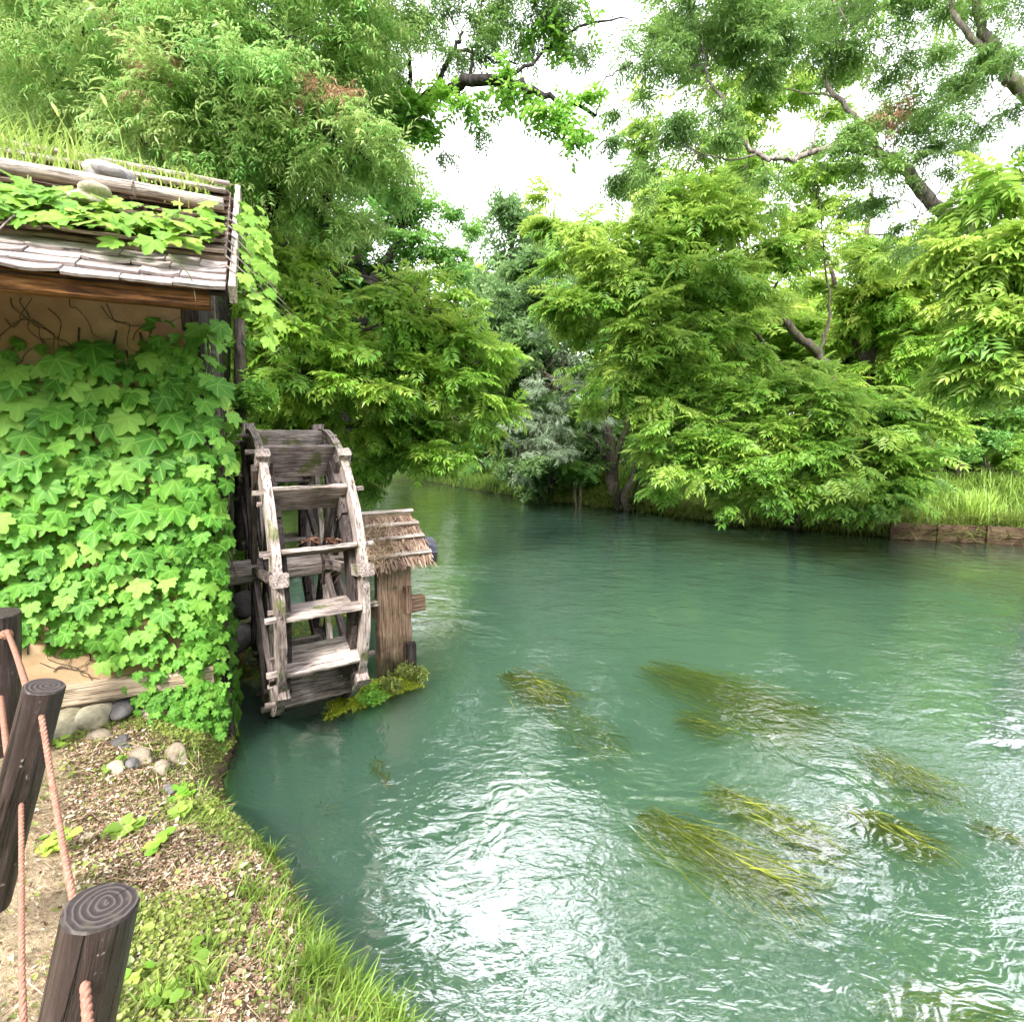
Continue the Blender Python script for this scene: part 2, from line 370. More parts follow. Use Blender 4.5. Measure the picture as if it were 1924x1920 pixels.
def ground_z(X, Y):
    X = np.asarray(X, float); Y = np.asarray(Y, float)
    wob = (vnoise(X, Y, 3.1, 1) - .5) * .12
    dl = dist_poly(X, Y, LB) + wob; dr = -dist_poly(X, Y, RB) + wob * 2
    rise = np.interp(Y, [2.3, 3.1], [1.0, .16])
    zl = np.where(dl > 0, .05 + .20 * sst(dl, 0, .14) + .12 * sst(dl, .1, .5) + .40 * rise * sst(dl, .3, 1.5), -1.25 + 1.3 * sst(dl, -.22, 0))
    zr = np.where(dr > 0, .05 + .35 * sst(dr, 0, .3) + .75 * sst(dr, .4, 3.2), -1.25 + 1.3 * sst(dr, -.3, 0))
    far = sst(np.hypot(X, Y), 30, 90) * 1.5
    z = np.maximum(zl, zr)
    near = np.exp(-(X ** 2 + Y ** 2) / 90)
    z = z + np.where(z > .05, (vnoise(X, Y, 5.3, 2) - .5) * .05 * near + (vnoise(X, Y, 17, 3) - .5) * .018 * near + (vnoise(X, Y, .5, 4) - .5) * .3 * sst(np.maximum(dl, dr), 1, 4) + far, 0)
    return z
def gz(x, y): return float(ground_z(np.array([x]), np.array([y]))[0])
def warp(n, a, b, c, k):
    t = np.linspace(-1, 1, n); s = np.sinh(k * t) / np.sinh(k)
    return c + np.where(s < 0, s * (c - a), s * (b - c))
def make_ground():
    xs = warp(300, -150, 150, -1.4, 5.6); ys = warp(300, -60, 260, 2.6, 5.6)
    X, Y = np.meshgrid(xs, ys); Z = ground_z(X, Y)
    V = np.stack([X.ravel(), Y.ravel(), Z.ravel()], 1); n = len(xs)
    i = np.arange((len(ys) - 1) * n).reshape(-1, n)[:, :-1].ravel()
    F = np.stack([i, i + 1, i + n + 1, i + n], 1)
    setp(link('ground', mesh_np('ground', V, F, M['ground'], True)), kind='structure')
make_ground()
def make_water():
    x0, x1, y0, y1, zb = -60, 40, -14, 60, -1.24
    V = [(x0, y0, 0), (x1, y0, 0), (x1, y1, 0), (x0, y1, 0), (x0, y0, zb), (x1, y0, zb), (x1, y1, zb), (x0, y1, zb)]
    F = [(0, 1, 2, 3), (7, 6, 5, 4), (0, 4, 5, 1), (1, 5, 6, 2), (2, 6, 7, 3), (3, 7, 4, 0)]
    setp(link('river_water', mesh_np('river_water', V, F, M['water'])), kind='structure')
make_water()

# ------------------------------------------------------------ geometry helpers
def plank_mesh(name, L, W, T, mat, seg=8, wear=.006, taper=0., round_=.12):
    """board along X, width on Y, thickness on Z; edges eased, outline worn"""
    n = seg + 1; r = random.Random(hash((name, round(L, 3), round(W, 3), seg)) & 0xffff)
    ch = min(W, T) * round_
    prof = [(-W / 2, -T / 2 + ch), (-W / 2 + ch, -T / 2), (W / 2 - ch, -T / 2), (W / 2, -T / 2 + ch), (W / 2, T / 2 - ch), (W / 2 - ch, T / 2), (-W / 2 + ch, T / 2), (-W / 2, T / 2 - ch)]
    V = []; k = 8
    for i in range(n):
        x = -L / 2 + L * i / seg; s = 1 - taper * i / seg
        ww = r.uniform(-wear, wear); tt = r.uniform(-wear, wear) * .5
        for (a, b) in prof:
            V.append((x + (r.uniform(-wear, wear) if i in (0, seg) else 0), a * s + (ww if a > 0 else -ww * .5) + r.uniform(-wear, wear) * .3, b * s + tt * (1 if b > 0 else -1) + r.uniform(-wear, wear) * .3))
    Q = [(i * k + j, i * k + (j + 1) % k, (i + 1) * k + (j + 1) % k, (i + 1) * k + j) for i in range(seg) for j in range(k)]
    caps = [tuple(range(k - 1, -1, -1)), tuple(range((n - 1) * k, n * k))]
    return mesh_np(name, V, [np.array(Q), np.array(caps)], mat)
def frame(xa, up):
    x = Vector(xa).normalized(); u = Vector(up); y = u.cross(x)
    if y.length < 1e-4: y = Vector((0, 1, 0)).cross(x)
    y.normalize(); z = x.cross(y); R = Matrix((x, y, z)).transposed(); return R.to_4x4()
def board(name, p0, p1, W, T, up, mat, parent, seg=6, wear=.004, taper=0.):
    """board from p0 to p1; its broad face looks towards UP"""
    p0 = Vector(p0); p1 = Vector(p1); L = (p1 - p0).length
    me = plank_mesh(name, L, W, T, mat, seg, wear, taper)
    return link(name, me, parent, Matrix.Translation((p0 + p1) / 2) @ frame(p1 - p0, up))
def catmull(pts, n):
    pts = [np.array(p, float) for p in pts]
    if len(pts) == 2: pts = [pts[0], pts[0] * .66 + pts[1] * .34, pts[0] * .33 + pts[1] * .67, pts[1]]
    P_ = [2 * pts[0] - pts[1]] + pts + [2 * pts[-1] - pts[-2]]; o = []
    for i in range(1, len(P_) - 2):
        for t in np.linspace(0, 1, n, endpoint=False):
            a, b, c, d = P_[i - 1:i + 3]
            o.append(.5 * ((2 * b) + (-a + c) * t + (2 * a - 5 * b + 4 * c - d) * t * t + (-a + 3 * b - 3 * c + d) * t ** 3))
    o.append(P_[-2]); return np.array(o)
def tube(path, radii, k=8, jit=0., rs=None):
    path = np.asarray(path, float); n = len(path); radii = np.interp(np.linspace(0, 1, n), np.linspace(0, 1, len(radii)), radii)
    t = np.gradient(path, axis=0); t /= np.linalg.norm(t, axis=1)[:, None] + 1e-9
    ref = np.array([0, 0, 1.]) if abs(t[0, 2]) < .9 else np.array([1., 0, 0])
    a = np.cross(t, ref); a /= np.linalg.norm(a, axis=1)[:, None] + 1e-9; b = np.cross(t, a)
    th = np.arange(k) / k * 2 * pi; r = radii[:, None] * (1 + (RNG.random((n, k)) - .5) * jit)
    V = path[:, None, :] + r[..., None] * (np.cos(th)[None, :, None] * a[:, None, :] + np.sin(th)[None, :, None] * b[:, None, :])
    i = np.arange((n - 1) * k).reshape(n - 1, k); j = np.roll(i, -1, 1)
    F = np.stack([i, j, j + k, i + k], -1).reshape(-1, 4)
    V = V.reshape(-1, 3)
    V = np.vstack([V, path[:1], path[-1:]]); c0, c1 = len(V) - 2, len(V) - 1
    kk = np.arange(k); tri = np.vstack([np.stack([np.full(k, c0), np.roll(kk, -1), kk], 1), np.stack([np.full(k, c1), (n - 1) * k + kk, (n - 1) * k + np.roll(kk, -1)], 1)])
    return V, F, tri
def join_tubes(ts):
    V, F, T, o = [], [], [], 0
    for v, f, t in ts: V.append(v); F.append(f + o); T.append(t + o); o += len(v)
    return np.vstack(V), [np.vstack(F), np.vstack(T)]
def basis(dirs, nrm):
    """rows x=dir, y, z≈nrm → (n,3,3) with columns x,y,z"""
    x = dirs / (np.linalg.norm(dirs, axis=1)[:, None] + 1e-9)
    y = np.cross(nrm, x); y /= np.linalg.norm(y, axis=1)[:, None] + 1e-9; z = np.cross(x, y)
    return np.stack([x, y, z], 2)
def scatter(T, F, pos, B, sc, tint_t, tint_i):
    n, m = len(pos), len(T)
    V = np.einsum('nij,mj->nmi', B, T) * sc[:, None, None] + pos[:, None, :]
    Fo = (F[None] + (np.arange(n) * m)[:, None, None]).reshape(-1, F.shape[1])
    ti = np.clip(tint_i[:, None] + tint_t[None, :], 0, 1).ravel()
    return V.reshape(-1, 3), Fo, ti

# leaf sprays: every leaflet is a folded blade of two triangles. x = along the twig, z = up
def blade(base, d, nrm, L, Wd, fold=.25, droop=.15):
    d = np.array(d, float); d /= np.linalg.norm(d); nrm = np.array(nrm, float)
    s = np.cross(nrm, d); s /= np.linalg.norm(s) + 1e-9; z = np.cross(d, s); b = np.array(base, float)
    mid = b + d * L * .42 
    return [b, mid + s * Wd / 2 + z * Wd * fold, b + d * L - z * L * droop, mid - s * Wd / 2 + z * Wd * fold]
def pinnate(n=6, L=1., leaf=.34, wd=.115, seed=0):
    r = random.Random(seed); V = []; T = []
    for i in range(n):
        x = .18 + .74 * i / (n - 1) ; z = -.28 * x * x
        for s in (1, -1):
            a = radians(62 - 14 * i / n + r.uniform(-8, 8)); l = leaf * L * (.75 + .5 * sin(pi * (i + 1.2) / (n + 1))) * r.uniform(.9, 1.1)
            V += blade((x * L, 0, z * L), (cos(a), s * sin(a), r.uniform(-.35, -.02)), (0, 0, 1), l, wd * L, .18, .2); T += [r.uniform(-.12, .12)] * 4
    V += blade((.92 * L, 0, -.25 * L), (1, 0, -.5), (0, 0, 1), leaf * L, wd * L); T += [0] * 4
    return np.array(V), np.array([(4 * i, 4 * i + 1, 4 * i + 2, 4 * i + 3) for i in range(len(V) // 4)]), np.array(T)
def twig(n=13, leaf=.3, wd=.075, seed=0, droop=.5, spread=55):
    r = random.Random(seed); V = []; T = []
    for i in range(n):
        x = (i + .5) / n; s = 1 if i % 2 else -1; a = radians(r.uniform(.5, 1.1) * spread)
        d = (cos(a), s * sin(a), r.uniform(-droop, .25)); nr = (r.uniform(-.6, .6), r.uniform(-.6, .6), 1)
        V += blade((x, r.uniform(-.03, .03), -.2 * x * x + r.uniform(-.03, .03)), d, nr, leaf * r.uniform(.7, 1.15), wd * r.uniform(.8, 1.2), .2, .25); T += [r.uniform(-.16, .16)] * 4
    return np.array(V), np.array([(4 * i, 4 * i + 1, 4 * i + 2, 4 * i + 3) for i in range(len(V) // 4)]), np.array(T)
SPRAY = {
    'pinnate': [pinnate(6, 1, .34, .125, s) for s in range(3)],
    'narrow': [twig(13, .30, .066, s, .8, 60) for s in range(3)],
    'willow': [twig(13, .34, .052, s, 1.2, 40) for s in range(3)],
    'broad': [twig(10, .32, .17, s, .4, 80) for s in range(3)],
}
def crown_points(blobs, sub=22):
    """blobs: (centre, (rx,ry,rz), n sprays). Sprays sit on small flattened pads spread over and inside each blob."""
    pos, dr, ti = [], [], []
    for c, r, n in blobs:
        c = np.array(c); r = np.array(r)
        k = max(4, n // sub)
        d = RNG.normal(size=(k, 3)); d /= np.linalg.norm(d, axis=1)[:, None]
        rad = RNG.random(k) ** .5 * RNG.uniform(.85, 1.22, k)
        pc = c + d * rad[:, None] * r
        tip = RNG.random(k) < .18; pc = np.where(tip[:, None], c + d * np.array([1.45, 1.45, 1.05]) * r * RNG.uniform(.8, 1.0, k)[:, None], pc)
        pr = np.where(tip, .55, 1.)[:, None] * np.array([1, 1, .34]) * (r.mean() * RNG.uniform(.15, .36, k))[:, None]
        pt = RNG.uniform(-.22, .24, k)
        vn = vnoise(pc[:, 0] + pc[:, 2] * .7, pc[:, 1] + pc[:, 2] * 1.3, 1.1 / max(.25, r.mean()), 77)
        wgt = np.clip((vn - .28) * 4, .03, 1) * np.where(tip, .45, 1.); idx = RNG.choice(k, n, p=wgt / wgt.sum())
        e = RNG.normal(size=(n, 3)) * .6
        p = pc[idx] + e * pr[idx]
        out_ = (p - c) / r; out_[:, 2] *= .4
        out_ += RNG.normal(size=(n, 3)) * np.array([.7, .7, .35]); out_[:, 2] -= .15
        pos.append(p); dr.append(out_); ti.append(pt[idx] + .12 * np.clip(e[:, 2], -1, 1) * 0 + .45)
    return np.vstack(pos), np.vstack(dr), np.concatenate(ti)
NSPRAY = 0
def foliage(name, blobs, kind, size, mat, parent, tilt=.35, own=0, sub=26, tint_shift=0.):
    """one crown mesh; the OWN sprays nearest the camera become leaf parts that share mesh data"""
    global NSPRAY
    p, d, ti = crown_points(blobs, sub); n = len(p); NSPRAY += n
    keep = p[:, 2] > .06; p, d, ti = p[keep], d[keep], ti[keep] + tint_shift; n = len(p)
    nr = np.tile([0, 0, 1.], (n, 1)) + RNG.normal(size=(n, 3)) * tilt
    B = basis(d, nr); sc = size * RNG.uniform(.7, 1.2, n)
    own_idx = np.zeros(n, bool)
    if own:
        dist = np.linalg.norm(p - np.array([0, 0, CAM_H]), axis=1) / sc
        own_idx[np.argsort(dist)[:own]] = True
    T3 = SPRAY[kind]; Vs, Fs, Ts, o = [], [], [], 0
    for q in range(3):
        sel = (np.arange(n) % 3 == q) & ~own_idx
        if not sel.any(): continue
        T, F, tt = T3[q]; V, Fo, t_ = scatter(T, F, p[sel], B[sel], sc[sel], tt, ti[sel] + RNG.uniform(-.1, .1, sel.sum()))
        Vs.append(V); Fs.append(Fo + o); Ts.append(t_); o += len(V)
    ob = link(name, mesh_np(name, np.vstack(Vs), np.vstack(Fs), mat, False, np.concatenate(Ts)), parent)
    if own:
        mes = []
        for T, F, tt in T3:
            for lv in (.3, .5, .7): mes.append(mesh_np('leaf', T, F, mat, False, np.clip(tt + lv, 0, 1)))
        for i in np.where(own_idx)[0]:
            lv = 0 if ti[i] < .4 else (1 if ti[i] < .55 else 2)
            Mx = Matrix([list(B[i][r_]) + [0] for r_ in range(3)] + [[0, 0, 0, 1]])
            link('leaf', mes[(i % 3) * 3 + lv], parent, Matrix.Translation(Vector(p[i])) @ Mx @ Matrix.Scale(float(sc[i]), 4))
    return ob
def blob_px(px, py, Y, rx, ry, dep, n, squash=1.0):
    n = int(n * .74)
    c = P(px, py, Y); s = Y / 962
    return (np.array(c), (rx * s, dep, ry * s * squash), n)

def tree(name, label, cat, base, limbs, blobs, kind, size, mat, bark='trunk', group=None, own=0, twigs=3, tilt=.35, trunk_name='trunk', sub=26, more=None, tint_shift=0., thin=1.):
    """base: ground point. limbs[0] is the trunk; each limb a list of (point, radius). blobs as for crown_points."""
    t = thing(name, label, cat, base, group)
    ends = []
    for i, lb in enumerate(limbs):
        pts = [np.array(q[0]) for q in lb]; path = catmull(pts, 6)
        path[1:-1] += RNG.normal(size=path[1:-1].shape) * .012 * (1 + lb[0][1] * 4)
        v, f, tr_ = tube(path, [q[1] for q in lb], 10 if i == 0 else 7, .16)
        link(trunk_name if i == 0 else 'limb', mesh_np('limb', v, [f, tr_], M[bark], True), t)
        ends += [(p_, max(.012, lb[-1][1])) for p_ in path[len(path) // 3:]]
    ts = []
    E = np.array([e[0] for e in ends])
    for c, r, n in blobs:
        k = max(1, int(twigs))
        for q in range(k):
            d = RNG.normal(size=3); d /= np.linalg.norm(d); tgt = c + d * np.array(r) * RNG.uniform(.3, .85)
            j = np.argmin(np.linalg.norm(E - tgt, axis=1) + RNG.random(len(E)) * .5)
            a = E[j]; mid = (a + tgt) / 2 + RNG.normal(size=3) * .06 * np.linalg.norm(tgt - a); mid[2] += .08 * np.linalg.norm(tgt - a)
            R = min(ends[j][1] * .8, .012 + .012 * np.linalg.norm(tgt - a)) * thin
            pth = catmull([a, mid, tgt], 5); ts.append(tube(pth, [R, R * .6, R * .2], 5, .1))
            for _ in range(3):
                s_ = pth[RNG.integers(3, len(pth) - 1)]; e_ = s_ + RNG.normal(size=3) * np.array(r) * .45
                m_ = (s_ + e_) / 2 + RNG.normal(size=3) * .05
                ts.append(tube(catmull([s_, m_, e_], 3), [R * .45, R * .12], 4))
    if ts:
        V, F = join_tubes(ts); link('branches', mesh_np('branches', V, F, M[bark], True), t)['kind'] = 'stuff'
    if blobs: foliage('crown', blobs, kind, size, M[mat], t, tilt, own, sub, tint_shift)
    for (nm, bl, kd, sz, mt) in (more or []): foliage(nm, bl, kd, sz, M[mt], t, tilt, 0, sub)
    return t

# ------------------------------------------------------------ lobed vine leaves
def lobed(seed):
    r = random.Random(seed)
    prof = [(0, 1.0), (9, .84), (16, .80), (26, .62), (36, .70), (46, .88), (55, .74), (66, .72), (76, .54), (90, .66), (104, .62), (120, .50), (140, .44), (160, .34), (176, .12)]
    pts = []
    for s in (1, -1):
        for a, q in (prof if s == 1 else prof[:0:-1]):
            th = radians(a) * s; q2 = q * r.uniform(.93, 1.07)
            pts.append((q2 * sin(th), q2 * cos(th)))
    V = [(0, 0, 0)]; sk = r.uniform(-.12, .12)
    for x, y in pts:
        rr = math.hypot(x, y); z = -.30 * rr * rr * (.7 + .6 * r.random()) + .16 * abs(x) - .08 * abs(sin(3.4 * atan2(abs(x), y))) * rr
        V.append((x + sk * y, y, z))
    n = len(pts); V = np.array(V); V[:, 1] -= 0.0
    F = np.array([(0, 1 + (i + 1) % n, 1 + i) for i in range(n)])
    return V * .55, F, V[:, :2] * 1.0
LOBED = [lobed(s) for s in range(4)]
def lobed_meshes(mat, name='leaf'):
    o = []
    for V, F, uv in LOBED:
        for lv in (.2, .38, .55, .75): o.append(mesh_np(name, V, F, mat, True, np.full(len(V), lv), uv))
    return o
def put_leaves(parent, mat, spots, n_own, rest='foliage'):
    """spots: (pos, tip direction, normal, size, tint). The largest n_own become leaf parts."""
    spots = sorted(spots, key=lambda s: -s[3] / (Vector(s[0]) - cam.location).length)
    mes = lobed_meshes(mat); old = lobed_meshes(M['dead'])
    for i, (p, d, n, s, ti) in enumerate(spots[:n_own]):
        y = Vector(d).normalized(); x = y.cross(Vector(n)).normalized(); z = x.cross(y)
        R = Matrix((x, y, z)).transposed().to_4x4()
        link('leaf', (old if random.random() < .003 else mes)[(i % 4) * 4 + min(3, max(0, int(ti * 4)))], parent, Matrix.Translation(Vector(p)) @ R @ Matrix.Scale(s, 4))
    rs = spots[n_own:]
    if rs:
        Vs, Fs, Us, Ts, o = [], [], [], [], 0
        for i, (p, d, n, s, ti) in enumerate(rs):
            y = np.array(Vector(d).normalized()); x = np.cross(y, np.array(n, float)); x /= np.linalg.norm(x) + 1e-9; z = np.cross(x, y)
            V, F, uv = LOBED[i % 4]; Vs.append(np.array(p) + s * (V @ np.stack([x, y, z]))); Fs.append(F + o); Us.append(uv); Ts.append(np.full(len(V), .2 + .5 * ti)); o += len(V)
        ob = link(rest, mesh_np(rest, np.vstack(Vs), np.vstack(Fs), mat, True, np.concatenate(Ts), np.vstack(Us)), parent); ob['kind'] = 'stuff'

# ------------------------------------------------------------ the mill shed
WD = Vector((.915, .403, 0)).normalized()           # along the wall, away to the right
WN = Vector((WD.y, -WD.x, 0))                       # out of the wall, towards the camera
C0 = Vector((-2.21, 3.665, 0))                       # wall corner by the water
UP = Vector((0, 0, 1))
def wp(t, z, o=0.): return C0 + WD * t + UP * z + WN * o
shed = thing('mill_shed', 'small clay-walled mill shed with shingled mossy roof on the left bank', 'shed', tuple(wp(-1.5, .5)))
def grid_wall():
    nx, nz = 60, 40; ts = np.linspace(-4.6, -.04, nx); zs = np.linspace(.62, 3.35, nz)
    V = []
    for o in (0, -.16):
        for z in zs:
            for t in ts: V.append(wp(t, z, o + (vn := (random.random() - .5) * .006)))
    F = []
    for j in range(nz - 1):
        for i in range(nx - 1):
            a = j * nx + i; F.append((a, a + 1, a + nx + 1, a + nx)); b = a + nx * nz; F.append((b + nx, b + nx + 1, b + 1, b))
    for j in range(nz - 1):
        a = j * nx + nx - 1; F.append((a, a + nx * nz, a + nx * nz + nx, a + nx))
    link('wall', mesh_np('wall', V, np.array(F), M['plaster'], False), shed)
    # the end wall over the water
    e0 = wp(-.04, 0, -.16)
    V = [wp(-.05, .2, -.17), wp(-.05, .2, -2.6), wp(-.05, 4.4, -2.6), wp(-.05, 4.3, -1.3), wp(-.05, 3.3, -.17)]
    V += [v - WD * .12 for v in V]
    F5 = [(0, 1, 2, 3, 4), (9, 8, 7, 6, 5)]; F4 = [(i, i + 5, (i + 1) % 5 + 5, (i + 1) % 5) for i in range(5)]
    link('wall', mesh_np('end_wall', V, [np.array(F5), np.array(F4)], M['darkwood']), shed)['label'] = 'dark boarded end wall over the water'
grid_wall()
board('sill_beam', wp(-4.6, .615, .03), wp(-.02, .60, .03), .13, .16, WN, M['sill'], shed, 24, .004)
board('corner_post', wp(.0, -.3, -.06), wp(.0, 3.3, -.06), .13, .13, WN, M['darkwood'], shed, 10, .003)
board('gable_post', wp(.12, 2.35, -.12), wp(.12, 3.35, -.12), .045, .05, WN, M['trunk_pale'], shed, 6, .002)
board('eave_beam', wp(-4.6, 3.105, .74), wp(.20, 3.105, .74), .115, .09, WN, M['beam'], shed, 30, .004)
# roof: slope rises away from the eave
SL = radians(39); SU = (-WN * cos(SL) + UP * sin(SL)); SNn = (WN * sin(SL) + UP * cos(SL))
E0 = wp(.09, 3.13, .80)
def rp(t, s, h=0.): return E0 + WD * t + SU * s + SNn * h     # t along the eave, s up the slope, h above it
board('roof_deck', rp(-4.6, .82, -.012), rp(.20, .82, -.012), 1.62, .02, SNn, M['darkwood'], shed, 20, .001)
board('barge_board', rp(.235, -.06, .03), rp(.235, 1.66, .03), .035, .10, SNn, M['pole'], shed, 12, .004)
def shingle(t, s, w_, l_, h, lift, mat, nm='shingle'):
    r = random.random
    n = 6; V = []; dd = .014 + .008 * r(); tw = (r() - .5) * .02
    for e in (0, 1):
        for j in range(4):
            for i in range(n):
                u = i / (n - 1) - .5; y = j / 3
                bow = -lift * (u * 2) ** 2 * .4 * (1 - y) * -1
                sag = (-.003 * sin(u * 9 + t * 7) - .004 * (1 - (2 * u) ** 2)) if j == 0 else 0
                V.append((u * w_, y * l_ + sag + tw * u, h * (1 - y * .9) + bow + e * dd))
    q = n * 4; F = []
    for j in range(3):
        for i in range(n - 1):
            a = j * n + i; F += [(a + n, a + n + 1, a + 1, a), (q + a, q + a + 1, q + a + n + 1, q + a + n)]
    for i in range(n - 1): F += [(i, i + 1, q + i + 1, q + i)]
    for j in range(3): F += [(j * n + n, j * n, q + j * n, q + j * n + n), (j * n + n - 1, j * n + 2 * n - 1, q + j * n + 2 * n - 1, q + j * n + n - 1)]
    R = Matrix((WD, SU, SNn)).transposed().to_4x4()
    return link(nm, mesh_np(nm, V, np.array(F), mat), shed, Matrix.Translation(rp(t, s)) @ R)
for row in range(4):
    t = .20; s = -.03 + row * .088
    while t > -2.9:
        w_ = random.uniform(.17, .28) if row < 3 else random.uniform(.14, .24)
        shingle(t - w_ / 2, s + random.uniform(-.006, .006), w_ - .006, .20, .03 + random.uniform(0, .008), random.uniform(.0, .03), M['shingle'])
        t -= w_
# thick old bark layer above, its lower edge overhanging the shingles
for row in range(9):
    t = .19; s = .36 + row * .125
    while t > -3.3:
        w_ = random.uniform(.3, .75)
        sh = shingle(t - w_ / 2, s + random.uniform(-.02, .02), w_ - .01, .22, .085 + random.uniform(-.01, .02), random.uniform(-.01, .04), M['bark'], 'bark_sheet')
        t -= w_
# squared thickness under the bark
board('bark_bed', rp(-4.6, .95, .03), rp(.19, .95, .03), 1.16, .06, SNn, M['bark'], shed, 20, .004)
for (s, r_, t0, t1, hh) in ((.98, .040, -1.75, .17, .15), (1.30, .020, -3.2, .17, .135), (1.52, .018, -3.2, .19, .12)):
    pth = catmull([rp(t0, s, hh), rp((t0 + t1) / 2, s + .015, hh + .01), rp(t1, s, hh)], 8)
    v, f, tr_ = tube(pth, [r_, r_ * 1.05, r_ * .95], 9, .12)
    V0 = Vector(pth[len(pth) // 2]); Rm = Matrix((WD, SU, SNn)).transposed().to_4x4(); Mx = Matrix.Translation(V0) @ Rm; inv = np.array(Mx.inverted())
    vl = (np.hstack([v, np.ones((len(v), 1))]) @ inv.T)[:, :3]
    link('roof_pole', mesh_np('roof_pole', vl, [f, tr_], M['pole'], True), shed, Mx)
# rope tie round the pole
a = rp(-.32, .98, .15); th = np.linspace(0, 2 * pi, 14)
v, f, tr_ = tube(np.array([a + SU * (.05 * cos(q)) + SNn * (.05 * sin(q)) + WD * .004 * sin(2 * q) for q in th]), [.006], 5)
link('wire_tie', mesh_np('wire_tie', v, [f, tr_], M['trunk_pale'], True), shed)
# foundation stones under the sill
def rock(name, c, r, mat, parent=None, seed=0, rough=.16, rotz=0.):
    rr = np.random.default_rng(seed)
    import bmesh
    bm = bmesh.new(); bmesh.ops.create_icosphere(bm, subdivisions=3, radius=1)
    co = np.array([v.co[:] for v in bm.verts]); d = np.zeros(len(co))
    for _ in range(9):
        a = rr.normal(size=3); a /= np.linalg.norm(a); d += np.sin(co @ a * rr.uniform(1.5, 4.5) + rr.uniform(0, 6)) * rough / 3
    co = co * (1 + d)[:, None] * np.array(r)
    for v, q in zip(bm.verts, co): v.co = q
    me = bpy.data.meshes.new(name); bm.to_mesh(me); bm.free(); me.materials.append(mat)
    me.polygons.foreach_set('use_smooth', [True] * len(me.polygons))
    return link(name, me, parent, Matrix.Translation(Vector(c)) @ Matrix.Rotation(rotz, 4, 'Z'))
for (px, py, rx, rz, mt) in ((118, 1356, .115, .085, 'stone_pale'), (175, 1348, .115, .085, 'stone_pale'), (227, 1330, .07, .055, 'stone_grey'), (55, 1372, .11, .07, 'stone_grey'), (290, 1340, .1, .07, 'stone_tan')):
    p = P(px, py, 3.17 + (px - 118) * .0017)
    rock('foundation_stone', (p.x, p.y, p.z), (rx, .13, rz), M[mt], shed, px, rotz=.4)

# ------------------------------------------------------------ wall vine
vine = thing('wall_vine', 'dense green lobed-leaf vine covering the clay wall of the mill shed', 'vine', tuple(wp(-.3, .35)))
def interp(x, xs, ys): return float(np.interp(x, xs, ys))
spots = []
r = random.Random(3)
def wall_hit(px, py, o=0.):
    d = ray(px, py); o_ = Vector((0, 0, CAM_H)); pl = C0 + WN * o
    s = (pl - o_).dot(WN) / d.dot(WN); return o_ + d * s
py = 560
while py < 1440:
    px = -60 + r.uniform(0, 30)
    big = interp(py, [560, 650, 850, 1000, 1300], [50, 66, 62, 50, 36])
    while px < 452:
        x = px + r.uniform(-14, 14); y = py + r.uniform(-12, 12)
        top = interp(x, [0, 60, 230, 330, 380, 440], [668, 672, 648, 600, 575, 560])
        bot = interp(x, [-60, 0, 30, 150, 230, 260, 330, 450], [1180, 1178, 1190, 1205, 1250, 1275, 1400, 1440])
        edge = interp(y, [560, 800, 1000, 1100, 1300, 1440], [432, 440, 436, 428, 420, 404])
        step = big * .56
        if top + (r.random() - .5) * 50 < y < bot + (r.random() - .5) * 40 and x < edge:
            if y < 690 and r.random() < .25: px += step; continue
            sz = big * r.uniform(.75, 1.35) * (.8 if x > 330 else 1) * (.72 if (y > 1290) else 1)
            h_ = wall_hit(x, y, r.uniform(.05, .15) + (.06 if x > 360 else 0))
            dep = h_.y; s = sz / 962 * dep
            tipd = WD * r.uniform(-.7, .7) - UP * 1.0 + WN * r.uniform(.2, 1.1)
            nrm = WN * r.uniform(.6, 1.1) + UP * r.uniform(.5, 1.5) + WD * r.uniform(-.45, .45)
            if x > 385:
                tipd += WD * .4; nrm = WN * .6 + WD * r.uniform(.2, .9) + UP * .3
            spots.append((tuple(h_), tuple(tipd), tuple(nrm), s, r.random()))
        px += step
    py += big * .40
for k in range(420):
    x = r.uniform(-30, 425); y = r.uniform(640, 1230)
    h_ = wall_hit(x, y, r.uniform(.015, .04))
    spots.append((tuple(h_), tuple(-UP + WD * r.uniform(-.8, .8)), tuple(WN + UP * r.uniform(0, .5) + WD * r.uniform(-.4, .4)), .10, r.uniform(0, .25)))  # backing leaves coloured dark for the shade in gaps between leaves
# corner bulge of leaves wrapping the water side
for k in range(210):
    z = r.uniform(.0, 3.0); p = wp(r.uniform(-.2, .03), z, r.uniform(.05, .14))
    spots.append((tuple(p), tuple(WD * r.uniform(-.3, .5) - UP + WN * r.uniform(0, .4)), tuple(WN + WD * r.uniform(-.2, .8) + UP * r.uniform(.2, .7)), r.uniform(.10, .18), r.random()))
for k in range(240):
    z = r.uniform(.05, 3.15); p = wp(.02 + r.uniform(0, .07), z, r.uniform(-.6, .06))
    spots.append((tuple(p), tuple(WD * r.uniform(.1, .5) - UP + WN * r.uniform(-.4, .4)), tuple(WD * .9 + UP * r.uniform(.2, .7) + WN * r.uniform(0, .6)), r.uniform(.09, .17), r.random()))
# small-leaved growth spilling over the foot of the wall and bank
for k in range(620):
    x = r.gauss(345, 48); y = r.uniform(1265, 1440)
    if x > 432 - (y - 1270) * .1 or x < 235 + (y - 1270) * .15 * 0: continue
    if y > 1395 and x < 290: continue
    h_ = wall_hit(x, y, .05 + r.uniform(0, .30) * (y - 1250) / 190)
    spots.append((tuple(h_), tuple(WN * r.uniform(0, .9) - UP * .8 + WD * r.uniform(-.6, .6)), tuple(WN * .5 + UP * r.uniform(.5, 1) + WD * r.uniform(-.4, .4)), r.uniform(.06, .115), r.uniform(.1, .7)))
put_leaves(vine, M['lf_vine'], spots, 300)
